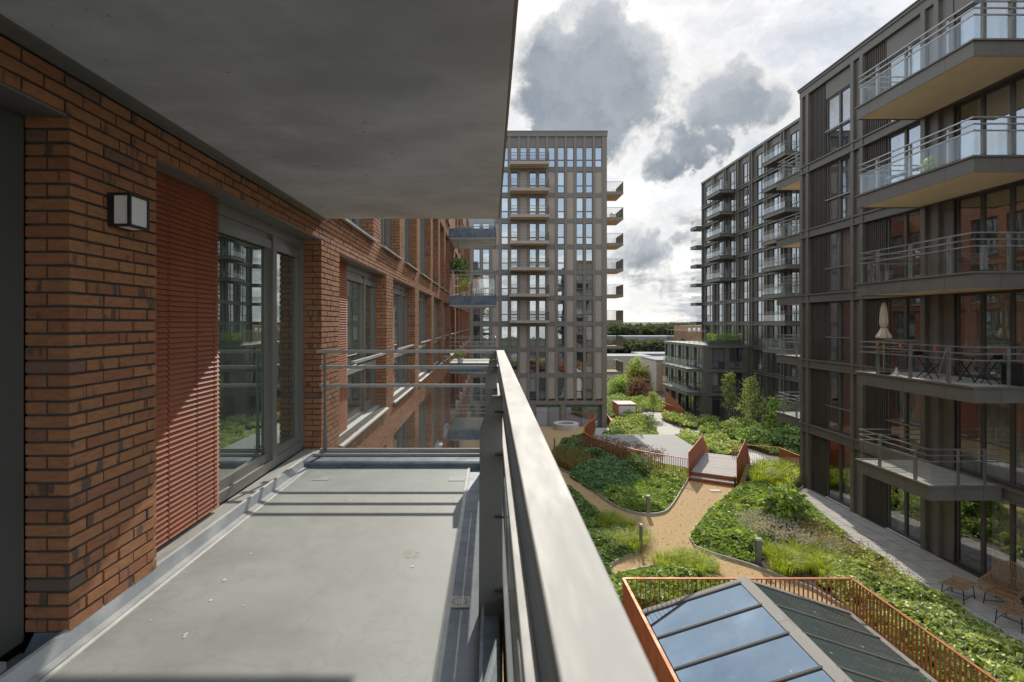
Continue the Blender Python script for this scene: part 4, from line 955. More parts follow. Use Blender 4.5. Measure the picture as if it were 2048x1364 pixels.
# planting beds
BED = {}
BED['mid'] = [G(*p) for p in ((1098, 925), (1150, 955), (1212, 1003), (1252, 1023), (1293, 1031), (1328, 1027), (1346, 1010), (1362, 984), (1377, 958), (1376, 940), (1330, 931), (1280, 921), (1225, 905), (1180, 893), (1160, 884), (1140, 882), (1108, 900))]
BED['left'] = [G(1140, 985), G(1180, 1012), G(1222, 1048), G(1262, 1068), G(1284, 1090), G(1278, 1106), G(1225, 1130), (3.6, 16.6), (2.2, 17.6), (-1.6, 18), (-1.6, 27.5), (1.2, 26.2)]
BED['right'] = [G(1490, 968), G(1462, 985), G(1425, 1020), G(1392, 1055), G(1379, 1078), G(1391, 1097), G(1430, 1112), G(1500, 1133), G(1540, 1148), (9.6, 15.9), (9.95, 14.6), (9.98, 9.3), (12.9, 9.3), (12.9, 15), (13.2, 21.5), (13.85, 24.6), (15.0, 25.6), (15.9, 27.2), (15.7, 29.0), (14.3, 29.6)]
BED['front'] = [(3.0, 15.3), (3.3, 16.3), (4.4, 17.0), (5.6, 17.3), (7.0, 16.6), (8.0, 15.4), (8.05, 14.5), (3.2, 14.5)]
names = {'mid': 'planting_bed', 'left': 'planting_bed', 'right': 'planting_bed', 'front': 'planting_bed'}
for k, p in BED.items():
    p = smooth_poly(p, 5) if k != 'right' else p
    BED[k] = p
    b = flat('planting_bed', p, DECK + .05, M['soil'])
    m = MB()
    for (x0, y0), (x1, y1) in zip(p, p[1:] + p[:1]): m.bar((x0, y0, DECK + .05), (x1, y1, DECK + .05), .035, .12)
    m.build('edging', M['edging'], b)

# ---- foliage makers
def unit(v): return v / np.maximum(1e-9, np.linalg.norm(v, axis=1))[:, None]
def leaves(name, P, size, mat, up=1.0, aspect=.42, parent=None, kind=None, fold=.14, dirs=None, droop=0.0):
    n = len(P); size = np.asarray(size) * np.ones(n)
    nrm = rng.normal(0, 1, (n, 3)); nrm = unit(nrm * .75 + np.array([0, 0, up]))
    t = rng.normal(0, 1, (n, 3)) if dirs is None else dirs + rng.normal(0, .35, (n, 3))
    t = unit(t - (t * nrm).sum(1)[:, None] * nrm); t[:, 2] -= droop; t = unit(t)
    b = np.cross(nrm, t); L = size[:, None]
    base = P - t * L * .5; tip = P + t * L * .5 - nrm * L * .08; l = P + b * L * aspect + nrm * L * fold; r = P - b * L * aspect + nrm * L * fold
    V = np.stack([base, r, tip, l], 1).reshape(-1, 3); i = np.arange(n)[:, None] * 4
    F = np.concatenate([i + np.array([[0, 1, 2]]), i + np.array([[0, 2, 3]])])
    return np_mesh(name, V, F, mat, parent, kind, smooth=False)
def blades(name, P, h, w, mat, lean=.5, parent=None, kind=None, dirs=None):
    n = len(P); h = h * rng.uniform(.55, 1.15, n)
    a = rng.uniform(0, 2 * np.pi, n) if dirs is None else dirs + rng.normal(0, .6, n)
    d = np.stack([np.cos(a), np.sin(a), np.zeros(n)], 1); s = np.stack([-np.sin(a), np.cos(a), np.zeros(n)], 1) * w / 2
    ln = (h * lean * rng.uniform(.3, 1.4, n))[:, None]; z = np.array([0, 0, 1.0]); H = h[:, None]
    m = P + d * ln * .3 + z * H * .62; t = P + d * ln + z * H * (1 - .25 * lean)
    V = np.stack([P - s, P + s, m + s * .8, m - s * .8, t], 1).reshape(-1, 3); i = np.arange(n)[:, None] * 5
    return np_mesh(name, V, [i + np.array([[0, 1, 2, 3]]), i + np.array([[3, 2, 4]])], mat, parent, kind)
def hump(P, f=1.0, ph=0.0): return .5 + .5 * np.sin(P[:, 0] * 2.1 * f + ph + np.sin(P[:, 1] * 1.7 * f)) * np.cos(P[:, 1] * 1.5 * f + ph * 2 + .8 * np.sin(P[:, 0] * 1.1))
def cover(name, poly, dens, mat, h=(.15, .4), size=(.09, .17), z=DECK + .05, label=None, f=1.0, up=1.0, aspect=.42, gap=0.0, edge=.35):
    P = scatter(poly, dens * 1.15); size = (size[0] * .85, size[1] * 1.12); hh = h[0] + (h[1] - h[0]) * hump(P, f, len(name))
    gap = gap or .08
    if gap: P, hh = P[hump(P, 2.3, 1.7) > gap], hh[hump(P, 2.3, 1.7) > gap]
    de = np.clip(dist_edge(P, poly) / edge, 0.25, 1)
    zz = z + hh * de * rng.uniform(.25, 1.0, len(P)) ** .6
    o = leaves(name, np.column_stack([P, zz]), rng.uniform(*size, len(P)), mat, up, aspect, kind='stuff')
    if label: tag(o, label, 'ground cover')
    return o
def pxpoly(*pts, z=DECK): return [G(x, y, z) for x, y in pts]
# middle bed
mid = BED['mid']
cover('ivy_cover', pxpoly((1150, 955), (1212, 1000), (1252, 1020), (1295, 1028), (1330, 1023), (1345, 1005), (1362, 982), (1310, 955), (1250, 945), (1190, 930)), 620, M['leaf_mid'], (.08, .3), (.09, .2), label='ivy-like ground cover filling the tip of the middle bed', gap=.12)
cover('ferny_cover', pxpoly((1140, 955), (1195, 990), (1260, 985), (1300, 960), (1280, 940), (1210, 925), (1150, 925)), 620, M['leaf_blue'], (.2, .55), (.08, .16), label='bluish ferny ground cover in the shaded middle bed', f=1.6)
cover('dark_cover', pxpoly((1105, 905), (1140, 880), (1168, 884), (1225, 908), (1290, 925), (1300, 945), (1220, 930), (1130, 925)), 520, M['leaf_dark'], (.3, .75), (.08, .15), label='dark leafy ground cover behind the curved rusty fence')
cover('lime_cover', pxpoly((1275, 925), (1330, 933), (1376, 942), (1374, 965), (1356, 985), (1310, 962)), 620, M['leaf_pale'], (.15, .45), (.08, .15), label='bright green ground cover beside the bridge in the middle bed')
cover('ribbed_cover', pxpoly((1205, 985), (1240, 975), (1275, 990), (1265, 1012), (1228, 1002)), 300, M['leaf_pale'], (.15, .5), (.10, .2), label='paler broad leaves in a patch near the middle bed bollard', gap=.3)
cover('pale_patch_cover', pxpoly((1440, 1020), (1490, 1000), (1530, 1015), (1500, 1050), (1455, 1055)), 300, M['leaf_pale'], (.2, .5), (.11, .22), label='paler leaves in a patch in the upper right bed', gap=.3)
def spikes(name, poly, dens, mat, stem_h, label, size=.05, z=DECK + .3, per=5, cat='flowers', spread=.05):
    P = scatter(poly, dens); n = len(P); hz = stem_h * rng.uniform(.6, 1.15, n)
    Q = np.repeat(np.column_stack([P, z + hz]), per, 0) + np.column_stack([rng.normal(0, spread, (n * per, 2)), rng.uniform(-.12, .05, n * per)])
    o = tag(leaves(name, Q, rng.uniform(size * .6, size * 1.3, len(Q)), mat, .3, .4, kind='stuff'), label, cat)
    b = blades('flower_stem', np.column_stack([P, np.full(n, DECK + .1)]), 1, .012, M['leaf_mid'], 0.0, parent=o, kind='stuff')
    v = np.zeros(len(b.data.vertices) * 3); b.data.vertices.foreach_get('co', v); v = v.reshape(n, 5, 3)
    hs = np.array([0, 0, .62, .62, 1]); v[:, :, 2] = DECK + .1 + hs[None] * (z + hz - DECK - .1)[:, None]; b.data.vertices.foreach_set('co', v.ravel()); b.data.update()
    return o
spikes('russet_flowers', pxpoly((1175, 892), (1260, 912), (1330, 930), (1320, 945), (1240, 930), (1150, 910)), 34, M['seed'], .62, 'russet seed heads rising along the curved rusty fence', .085, DECK + .25, 7, spread=.12)
P = scatter(pxpoly((1100, 925), (1150, 950), (1190, 938), (1165, 915), (1110, 908)), 420)
tag(blades('soft_grass', np.column_stack([P, np.full(len(P), DECK + .05)]), .7, .014, M['dryblade'], .7, kind='stuff'), 'soft dull grass at the left end of the middle bed', 'grass')
# right bed
cover('broad_leaf_cover', pxpoly((1480, 975), (1425, 1020), (1382, 1075), (1393, 1095), (1430, 1109), (1500, 1128), (1530, 1120), (1540, 1060), (1600, 1040), (1590, 985), (1530, 970)), 430, M['leaf_mid'], (.12, .42), (.13, .26), label='broad leaved ground cover beside the gravel path in the right bed', gap=.1, up=1.3)
cover('leafy_cover', pxpoly((1590, 1060), (1660, 1075), (1760, 1130), (1855, 1195), (1780, 1200), (1690, 1130), (1620, 1100)), 620, M['leaf_pale'], (.25, .5), (.07, .14), label='green leafy cover with pink flower spikes along the terrace')
cover('cranesbill_cover', [(9.9, 16.2), (10.0, 9.4), (12.9, 9.4), (12.9, 15), (13.05, 18.6), (11.6, 18.6), (10.6, 17.6)], 640, M['leaf_pale'], (.2, .5), (.09, .17), label='pale cranesbill ground cover between the rusty fence and the terrace', f=1.5, up=1.4)
cover('shaded_cover', [(12.4, 9.4), (13.0, 9.4), (13.1, 15.5), (12.6, 16.5)], 500, M['leaf_blue'], (.1, .3), (.08, .14), label='low bluish plants on the terrace edge near the wicker chairs')
cover('mixed_cover', pxpoly((1560, 985), (1595, 990), (1640, 1030), (1700, 1075), (1640, 1085), (1580, 1060)), 420, M['leaf_mid'], (.2, .5), (.07, .14), label='mixed leafy perennials behind the round shrub')
spikes('pink_flowers', pxpoly((1590, 1055), (1650, 1075), (1750, 1138), (1850, 1205), (1800, 1215), (1700, 1150), (1610, 1100)), 42, M['pink'], .42, 'pink flower spikes above the planting along the terrace', .042, DECK + .35, 5)
spikes('cream_flowers', pxpoly((1480, 1045), (1530, 1040), (1600, 1075), (1690, 1110), (1700, 1135), (1600, 1110), (1520, 1090), (1480, 1075)), 60, M['cream_fl'], .28, 'cream dry flower heads in the middle of the right bed', .06, DECK + .25, 9, spread=.12)
spikes('lilac_flowers', [(10.2, 10), (12.8, 10), (12.9, 14.5), (11.5, 16)], 5, M['lilac'], .1, 'small lilac flowers dotted over the pale cranesbill', .06, DECK + .45, 2)
def tufts(poly, n, hgt, label, group, mat='grassblade', count=260, rad=.28, w=.014, lean=.9, dmin=.35, name='grass_clump'):
    pts = []
    for p in scatter(poly, 60):
        if all((p[0] - q[0]) ** 2 + (p[1] - q[1]) ** 2 > dmin ** 2 for q in pts): pts.append(p)
        if len(pts) >= n: break
    for p in pts:
        r = rad * np.sqrt(rng.uniform(0, 1, count)); a = rng.uniform(0, 6.283, count)
        P = np.column_stack([p[0] + r * np.cos(a), p[1] + r * np.sin(a), np.full(count, DECK + .05)])
        tag(blades(name, P, hgt * random.uniform(.8, 1.15), w, M[mat], lean, dirs=a), label, 'grass', group)
tufts(pxpoly((1535, 1105), (1600, 1098), (1670, 1125), (1690, 1150), (1640, 1165), (1560, 1150)), 13, .5, 'bright green grass clump behind the rusty fence, right of the path', 'grass clumps in the right bed', count=330, rad=.34, lean=.8)
tufts(pxpoly((1200, 1060), (1235, 1040), (1262, 1060), (1282, 1088), (1262, 1108), (1222, 1112)), 10, .5, 'bright green grass clump beside the bollard with the long shadow', 'grass clumps in the left bed', count=300, rad=.32)
tufts(pxpoly((1318, 1135), (1350, 1118), (1420, 1124), (1432, 1142), (1380, 1150)), 9, .42, 'bright green grass clump in front of the skylight fence', 'grass clumps in the front bed', count=300, rad=.32)
tufts(pxpoly((1502, 965), (1530, 940), (1590, 945), (1602, 970), (1560, 985), (1515, 978)), 20, .75, 'lush strap leaved clump between bridge and bronze building', 'strap leaved clumps by the right fence', mat='grassblade', count=170, rad=.3, w=.034, lean=.8, dmin=.4, name='strap_leaf_clump')
# left and front beds
cover('dark_leaf_cover', BED['left'], 480, M['leaf_dark'], (.15, .45), (.1, .2), label='dark glossy ground cover in the left bed below the railing', f=1.4)
cover('low_leaf_cover', pxpoly((1150, 1000), (1200, 1040), (1215, 1080), (1265, 1105), (1225, 1128), (1150, 1080)), 420, M['leaf_mid'], (.1, .35), (.1, .18), label='fresh green ground cover round the grass clumps of the left bed', gap=.15)
cover('front_cover', BED['front'], 460, M['leaf_mid'], (.08, .35), (.08, .18), label='leafy ground cover seen through the bars of the skylight fence', gap=.1)

def shrub(name, label, c, r, h, mat, n, size, z=DECK, stems=5, aspect=.42, group=None, cat='shrub', droop=.2):
    t = thing(name, label, cat, (c[0], c[1], z), group=group)
    m = MB()
    for k in range(stems):
        a = k * 2.4; e = (c[0] + r * .5 * math.cos(a), c[1] + r * .5 * math.sin(a), z + h * .75)
        m.tube([(c[0] + .05 * math.cos(a), c[1] + .05 * math.sin(a), z), ((c[0] + e[0]) / 2, (c[1] + e[1]) / 2, z + h * .42), e], [.02, .015, .006], 5)
    m.build('stem', M['darkbark'], t)
    u = unit(rng.normal(0, 1, (n, 3))); rad = rng.uniform(.35, 1, n) ** .5
    lob = 1 + .28 * np.sin(u[:, 0] * 5 + u[:, 2] * 4 + len(label)) * np.cos(u[:, 1] * 4 + 1)
    P = np.column_stack([c[0] + u[:, 0] * r * rad * lob, c[1] + u[:, 1] * r * rad * lob, z + h * .5 + u[:, 2] * h * .5 * rad * lob])
    leaves('foliage', P, rng.uniform(size * .6, size * 1.3, n), mat, 1.0, aspect, t, dirs=u, droop=droop)
    return t
shrub('dark_shrub', 'dark rounded shrub standing in the middle bed by the fence', G(1272, 955), .62, 1.15, M['leaf_dark'], 1500, .11)
shrub('round_shrub', 'tall broad leaved shrub in the right bed beside the terrace', G(1567, 1052), .72, 1.55, M['leaf_mid'], 620, .3, aspect=.36)
shrub('small_shrub', 'small green shrub right of the broad leaved shrub', G(1640, 1075), .5, .7, M['leaf_mid'], 700, .12)

# ------------------------------------------------------------------ rusty fences
def fence(name, label, line, h, z, bar_d=.055, bar_t=.010, pitch=.115, top=(.07, .03), closed_to=None, panel_rate=0):
    t = thing(name, label, 'fence', (line[0][0], line[0][1], z))
    m = MB()
    for (x0, y0), (x1, y1) in zip(line[:-1], line[1:]): m.bar((x0, y0, z + h), (x1, y1, z + h), top[0], top[1])
    m.build('top_rail', M['rust_rail'], t)
    m = MB()
    for (x0, y0), (x1, y1) in zip(line[:-1], line[1:]): m.bar((x0, y0, z + .06), (x1, y1, z + .06), .04, .03)
    m.build('bottom_rail', M['rust_rail'], t)
    um = unit_mesh(M['rust_rail']); inv = world_inv(t); acc = 0.0
    for (x0, y0), (x1, y1) in zip(line[:-1], line[1:]):
        L = math.hypot(x1 - x0, y1 - y0); ang = math.atan2(y1 - y0, x1 - x0); s = (pitch - acc) % pitch
        while s < L:
            o = bpy.data.objects.new('bar', um); COL.objects.link(o)
            o.location = (x0 + (x1 - x0) * s / L, y0 + (y1 - y0) * s / L, z + h / 2 + .02); o.rotation_euler = (0, 0, ang); o.scale = (bar_t, bar_d, h - .05)
            o.parent = t; o.matrix_parent_inverse = inv; s += pitch
        acc = (acc + L) % pitch
    return t
fence('curved_fence', 'curved rusty steel fence of upright flats along the far edge of the garden', [p for p in edge_l if p[0] > -1.0], 1.1, DECK)
fence('corner_fence', 'rusty steel fence between the bridge and the bronze building', edge_r, 1.1, DECK)
SX0, SX1, SY1 = 3.57, 9.72, 14.35
fence('skylight_fence', 'rusty steel fence boxing in the glass skylight', [(SX0, 5.2), (SX0, SY1), (SX1, SY1), (SX1, 5.2)], 1.1, DECK, .05, .014, .125)
# ------------------------------------------------------------------ skylight
sk = thing('skylight', 'pitched glass skylight with pale ridge cap inside the rusty fence', 'skylight', (6.65, 10, DECK))
RX, RZ, EZ = 6.65, -6.75, -7.62; EXL, EXR, YE = 3.92, 9.38, 13.95
def roof_pt(side, s, y, lift=0.0):              # s = 0 at the ridge, 1 at the eave
    x = RX + (EXL - RX if side < 0 else EXR - RX) * s
    return (x, y, RZ + (EZ - RZ) * s + lift)
MB().box(EXL - .08, EXR + .08, 4, YE + .05, DECK - .02, EZ - .06).build('kerb', M['lead'], sk)
MB().prism([(EXL - .08, YE - .02, EZ - .06), (EXR + .08, YE - .02, EZ - .06), (RX, YE - .02, RZ - .03)], (0, .05, 0)).build('gable', M['lead'], sk)
ys = [YE - .10, 12.78, 11.62, 10.46, 9.3, 8.14, 7.0, 5.8, 4.6]
for side in (-1, 1):
    for ya, yb in zip(ys[1:], ys[:-1]):
        m = MB().prism([roof_pt(side, .05, yb - .03), roof_pt(side, .97, yb - .03), roof_pt(side, .97, ya + .03), roof_pt(side, .05, ya + .03)][::side], (0, 0, .02))
        m.build('glass_pane', M['sky_glass'] if side < 0 else M['sky_glass_shade'], sk)
    for y in ys:
        p, q = roof_pt(side, .05, y, .025), roof_pt(side, .98, y, .025)
        MB().bar(p, q, .055, .05).build('glazing_bar', M['barm'], sk)
    MB().bar(roof_pt(side, 1.0, 4, .01), roof_pt(side, 1.0, YE, .01), .13, .04).build('eave_flashing', M['lead'], sk)
    m = MB().prism([roof_pt(side, 0, YE - .1, .03), roof_pt(side, 1.02, YE - .1, .03), roof_pt(side, 1.02, YE + .08, .03), roof_pt(side, 0, YE + .08, .03)][::side], (0, 0, .012)); m.build('verge_flashing', M['lead'], sk)
for ya, yb in ((4, 6.9), (6.91, 9.95), (9.96, 12.0), (12.01, YE + .1)):
    MB().prism([(RX - .17, ya, RZ - .01), (RX, ya, RZ + .055), (RX + .17, ya, RZ - .01), (RX + .17, ya, RZ - .03), (RX - .17, ya, RZ - .03)], (0, yb - ya, 0)).build('ridge_cap', M['capm'], sk)

# ------------------------------------------------------------------ wooden bridge over the gap
br = thing('footbridge', 'short plank footbridge with solid rusty steel sides', 'bridge', (10.2, 27.25, DECK))
B0 = Vector((10.2, 27.25)); ax = Vector((.506, .862)); pr = Vector((.862, -.506)); BW = 2.2; BT = -7.6
def bp(t, s, z): v = B0 + ax * t + pr * s; return (v.x, v.y, z)
n = 16
for k in range(n):
    a, b = k * 4.5 / n, (k + 1) * 4.5 / n - .012
    MB().prism([bp(a, .02, BT - .04), bp(b, .02, BT - .04), bp(b, BW - .02, BT - .04), bp(a, BW - .02, BT - .04)], (0, 0, .04 + random.uniform(-.003, .003))).build('plank', M['plank'], br)
for k in range(10):
    a, b = 4.5 + k * .35, 4.5 + (k + 1) * .35 - .012; za, zb = BT - k * .13, BT - (k + 1) * .13
    MB().prism([bp(a, .02, za - .04), bp(b, .02, zb - .04), bp(b, BW - .02, zb - .04), bp(a, BW - .02, za - .04)], (0, 0, .04)).build('plank', M['plank'], br)
MB().prism([bp(-.02, .02, DECK), bp(.05, .02, DECK), bp(.05, BW - .02, DECK), bp(-.02, BW - .02, DECK)], (0, 0, .355)).build('riser', M['rust'], br)
MB().prism([bp(-.38, .03, DECK + .16), bp(-.03, .03, DECK + .16), bp(-.03, BW - .03, DECK + .16), bp(-.38, BW - .03, DECK + .16)], (0, 0, .04)).build('step', M['plank'], br)
MB().prism([bp(-.36, .05, DECK), bp(-.30, .05, DECK), bp(-.30, BW - .05, DECK), bp(-.36, BW - .05, DECK)], (0, 0, .159)).build('riser', M['rust'], br)
for s in (-.03, BW):
    pts = [bp(-.4, s, DECK - .3), bp(-.4, s, -6.55), bp(3.9, s, -6.5), bp(6.6, s, -8.1), bp(8.2, s, -9.6), bp(8.2, s, -10.6), bp(4.5, s, -8.4)]
    MB().prism(pts, (pr.x * .03, pr.y * .03, 0)).build('side_panel', M['rust'], br)
MB().tube([bp(-.1, .06, -7.45), bp(4.5, .06, -7.45)], .018).build('side_light', M['steel'], br)

# ------------------------------------------------------------------ bollards, planter, small deck items
def bollard(label, p, h, w, d, z=DECK, mat='frame', rz=0):
    t = thing('bollard_light', label, 'bollard light', (p[0], p[1], z), rz, 'bollard lights along the paths')
    x, y = p
    MB().box(x - w / 2, x + w / 2, y - d / 2, y + d / 2, z, z + h - .06).build('post', M[mat], t, bevel=.004)
    MB().box(x - w / 2 + .008, x + w / 2 - .008, y - d / 2 + .008, y + d / 2 - .008, z + h - .06, z + h - .03).build('lens', M['lamp_white'], t)
    MB().box(x - w / 2 - .004, x + w / 2 + .004, y - d / 2 - .004, y + d / 2 + .004, z + h - .03, z + h).build('cap', M['rail'] if mat == 'frame' else M[mat], t)
bollard('stout grey bollard light at the tip of the middle bed', G(1296, 1030), .82, .16, .12)
bollard('slim dark bollard light beside the left bed grass', G(1282, 1104), .98, .075, .15)
bollard('broad grey bollard light at the near edge of the right bed', G(1517, 1130), .88, .18, .12)
bollard('slim dark bollard light standing on the far gravel near the middle bed', G(1109, 906), .95, .09, .09)
bollard('short dark post light between the shrubs of the lower garden', G(1262, 872, LOW), 1.0, .14, .14, LOW)
bollard('dark post at the foot of the footbridge', G(1470, 986), .78, .07, .05, DECK, 'dark')
pl = thing('ring_planter', 'round stone ring seat standing on the far gravel terrace', 'planter', (*G(1132, 858), DECK))
c = G(1132, 857)
MB().lathe([(.95, 0), (.95, .40), (.93, .43), (.60, .43), (.57, .40), (.57, .0)], (c[0], c[1], DECK), 40).build('ring', M['path'], pl, smooth=False)
MB().lathe([(.001, .2), (.57, .2)], (c[0], c[1], DECK), 24).build('soil', M['soil'], pl)
m = MB(); c = G(1430, 982); m.box(c[0] - .25, c[0] + .25, c[1] - .16, c[1] + .16, DECK + .001, DECK + .035)
tag(m.build('access_hatch', M['edging'], bevel=.01), 'small grey hatch in the gravel before the footbridge', 'hatch')

P = scatter([G(*q) for q in ((1110, 930), (1215, 1010), (1290, 1045), (1345, 1030), (1385, 965), (1470, 975), (1395, 1050), (1385, 1100), (1520, 1150), (1440, 1150), (1240, 1150), (1290, 1085), (1180, 1000))], 9)
tag(leaves('fallen_leaves', np.column_stack([P, np.full(len(P), DECK + .012)]), rng.uniform(.03, .075, len(P)), M['litter'], 3.0, .35, kind='stuff'), 'brown fallen leaves scattered over the gravel path', 'fallen leaves')

# ------------------------------------------------------------------ wicker furniture on the terrace
def wicker_chair(p, rz, label):
    t = thing('wicker_chair', label, 'chair', (0, 0, 0), 0, 'wicker lounge chairs')
    z = DECK + .046
    f = MB()
    for x, y in ((-.30, -.30), (.30, -.30), (-.27, .33), (.27, .33)): f.tube([(x * 1.1, y * 1.1, z), (x, y, z + .34)], .013)
    f.tube([(-.30, -.30, z + .33), (.30, -.30, z + .33), (.27, .33, z + .33), (-.27, .33, z + .33), (-.30, -.30, z + .33)], .012)
    f.tube([(-.32, -.32, z + .1), (.3, .35, z + .1)], .009).tube([(.32, -.32, z + .1), (-.3, .35, z + .1)], .009)
    f.build('leg_frame', M['black'], t)
    s = MB()
    for k in range(17): a = -.32 + .04 * k; s.tube([(a, -.36, z + .37), (a, 0, z + .35), (a * .95, .34, z + .34)], .012, 5)
    for y in (-.36, 0, .34): s.tube([(-.34, y, z + .36), (.34, y, z + .36)], .018, 5)
    s.build('seat', M['rattan'], t)
    b = MB()
    for k in range(19):
        u = -1 + 2 * k / 18; top = 1.12 - .22 * u * u
        b.tube([(u * .33, .34, z + .36), (u * .40, .44, z + .7), (u * .42, .52, z + top)], .011, 5)
    b.tube([(u * .42, .52, z + 1.12 - .22 * u * u) for u in np.linspace(-1, 1, 13)], .02, 6); b.tube([(u * .40, .44, z + .7) for u in (-1, 0, 1)], .012, 5)
    b.build('backrest', M['rattan'], t)
    for sx in (-1, 1):
        a = MB()
        for k in range(12):
            v = k / 11; y = -.36 + .78 * v; h = .60 + .04 * math.sin(v * 3)
            a.tube([(sx * .34, y * .95, z + .36), (sx * .41, y, z + h * .75), (sx * .44, y, z + h)], .010, 5)
        a.tube([(sx * .36, -.38, z + .40), (sx * .44, -.36, z + .60), (sx * .45, 0, z + .63), (sx * .43, .46, z + .68)], .03, 6)
        a.build('armrest', M['rattan'], t)
    t.location = (p[0], p[1], 0); t.rotation_euler = (0, 0, rz); return t
def wicker_stool(p, rz, label):
    t = thing('wicker_footstool', label, 'footstool', (0, 0, 0), 0, 'wicker footstools')
    z = DECK + .046; f = MB()
    for x, y in ((-.24, -.30), (.24, -.30), (-.24, .30), (.24, .30)): f.tube([(x * 1.12, y * 1.12, z), (x, y, z + .36)], .013)
    f.tube([(-.26, -.32, z + .12), (-.26, .32, z + .12)], .009).tube([(.26, -.32, z + .12), (.26, .32, z + .12)], .009).tube([(-.26, 0, z + .12), (.26, 0, z + .12)], .009)
    f.build('leg_frame', M['black'], t)
    s = MB()
    for k in range(13): a = -.26 + .0433 * k; s.tube([(a, -.42, z + .43), (a, -.3, z + .40), (a, 0, z + .385), (a, .3, z + .40), (a, .42, z + .43)], .012, 5)
    for y, h in ((-.42, .43), (-.14, .388), (.14, .388), (.42, .43)): s.tube([(-.29, y, z + h), (.29, y, z + h)], .018, 5)
    s.build('seat', M['rattan'], t)
    t.location = (p[0], p[1], 0); t.rotation_euler = (0, 0, rz); return t
wicker_chair((14.4, 14.95), R(-62), 'high backed wicker lounge chair nearer the glass doors')
wicker_stool((13.5, 15.4), R(-62), 'wicker footstool beside the planting, farther of two')
wicker_chair((14.65, 13.75), R(-62), 'wicker lounge chair at the right edge of the picture')
wicker_stool((13.75, 14.0), R(-62), 'wicker footstool at the right edge, nearer of two')

# ------------------------------------------------------------------ things on the balconies
F2 = AF[2] + .001
def parasol(p, label):
    t = thing('parasol', label, 'parasol', (p[0], p[1], F2)); x, y = p
    MB().tube([(x, y, F2 + .02), (x, y, F2 + 2.42)], .02, 8).build('pole', M['timber'], t)
    MB().lathe([(.001, .09), (.2, .08), (.22, 0)], (x, y, F2), 16).build('base', M['black'], t)
    prof = [(.04, 2.42), (.07, 2.3), (.10, 2.0), (.11, 1.72), (.07, 1.58), (.11, 1.48), (.2, 1.28), (.19, 1.22)]
    m = MB(); n = 16
    for r, z in prof:
        for k in range(n):
            a = 2 * math.pi * k / n; rr = r * (1 + .22 * (k % 2) * (1 if z < 2.35 else 0)); m.v.append((x + rr * math.cos(a), y + rr * math.sin(a), F2 + z))
    for i in range(len(prof) - 1):
        for k in range(n): j = (k + 1) % n; m.f.append((i * n + k, i * n + j, i * n + n + j, i * n + n + k))
    m.build('canopy', M['canvas'], t)
    MB().lathe([(.085, 1.56), (.085, 1.6)], (x, y, F2), 12).build('tie', M['rattan'], t)
parasol((13.35, 18.1), 'closed beige parasol on the bronze building balcony')
t = thing('bistro_table', 'black folding bistro table on the balcony with the parasol', 'table', (14.0, 15.9, F2))
MB().lathe([(.001, .72), (.33, .72), (.34, .70), (.001, .70)], (14.0, 15.9, F2), 20).build('tabletop', M['black'], t)
m = MB()
for s in (-1, 1): m.bar((13.75, 15.9 + s * .2, F2), (14.25, 15.9 + s * .2, F2 + .7), .025, .025).bar((14.25, 15.9 + s * .22, F2), (13.75, 15.9 + s * .22, F2 + .7), .025, .025)
m.build('leg_frame', M['black'], t)
def folding_chair(p, rz, label):
    t = thing('folding_chair', label, 'chair', (0, 0, 0), 0, 'black folding chairs')
    f = MB()
    for s in (-.19, .19): f.bar((-.22, s, F2), (.2, s, F2 + .45), .02, .025).bar((.22, s * .9, F2), (-.28, s * .9, F2 + .85), .02, .025)
    f.build('leg_frame', M['black'], t)
    s = MB()
    for k in range(5): s.box(-.2 + .085 * k, -.13 + .085 * k, -.19, .19, F2 + .445, F2 + .46)
    s.build('seat', M['black'], t)
    MB().box(-.28, -.26, -.19, .19, F2 + .72, F2 + .84).build('backrest', M['black'], t)
    t.location = (p[0], p[1], 0); t.rotation_euler = (0, 0, rz)
folding_chair((13.7, 16.7), R(-70), 'black folding chair left of the bistro table')
folding_chair((14.1, 15.15), R(110), 'black folding chair right of the bistro table')
t = thing('storage_box', 'black storage chest on the balcony with the bistro table', 'storage box', (14.7, 14.8, F2))
MB().box(14.45, 15.0, 14.45, 15.1, F2, F2 + .55).build('body', M['black'], t, bevel=.02); MB().box(14.43, 15.02, 14.43, 15.12, F2 + .551, F2 + .62).build('lid', M['black'], t, bevel=.02)
t = thing('broom', 'pale broom leaning on the wall of the parasol balcony', 'broom', (14.6, 17.2, F2))
MB().tube([(14.55, 17.3, F2 + .08), (14.72, 17.2, F2 + 1.0)], .012).build('handle', M['rail'], t); MB().box(14.4, 14.7, 17.2, 17.38, F2, F2 + .08).build('brush', M['rail'], t)
m = MB().lathe([(.001, 0), (.06, 0), (.07, .12), (.03, .2), (.03, .28)], (13.25, 17.4, F2), 12)
tag(m.build('watering_bottle', M['white']), 'small white bottle standing on the parasol balcony floor', 'bottle')
for k, (y, pos) in enumerate(((17.9, 'nearest the closed parasol'), (16.9, 'in the middle of the three'), (15.6, 'farthest right of the three'))):      # lanterns clipped to the rail
    m = MB().lathe([(.001, 0), (.045, 0), (.05, .1), (.02, .12)], (XB + .05, y, F2 + .93), 10)
    tag(m.build('rail_pot', M['rust']), 'small red pot on the parasol balcony rail, ' + pos, 'pot', 'pots on the balcony rail')
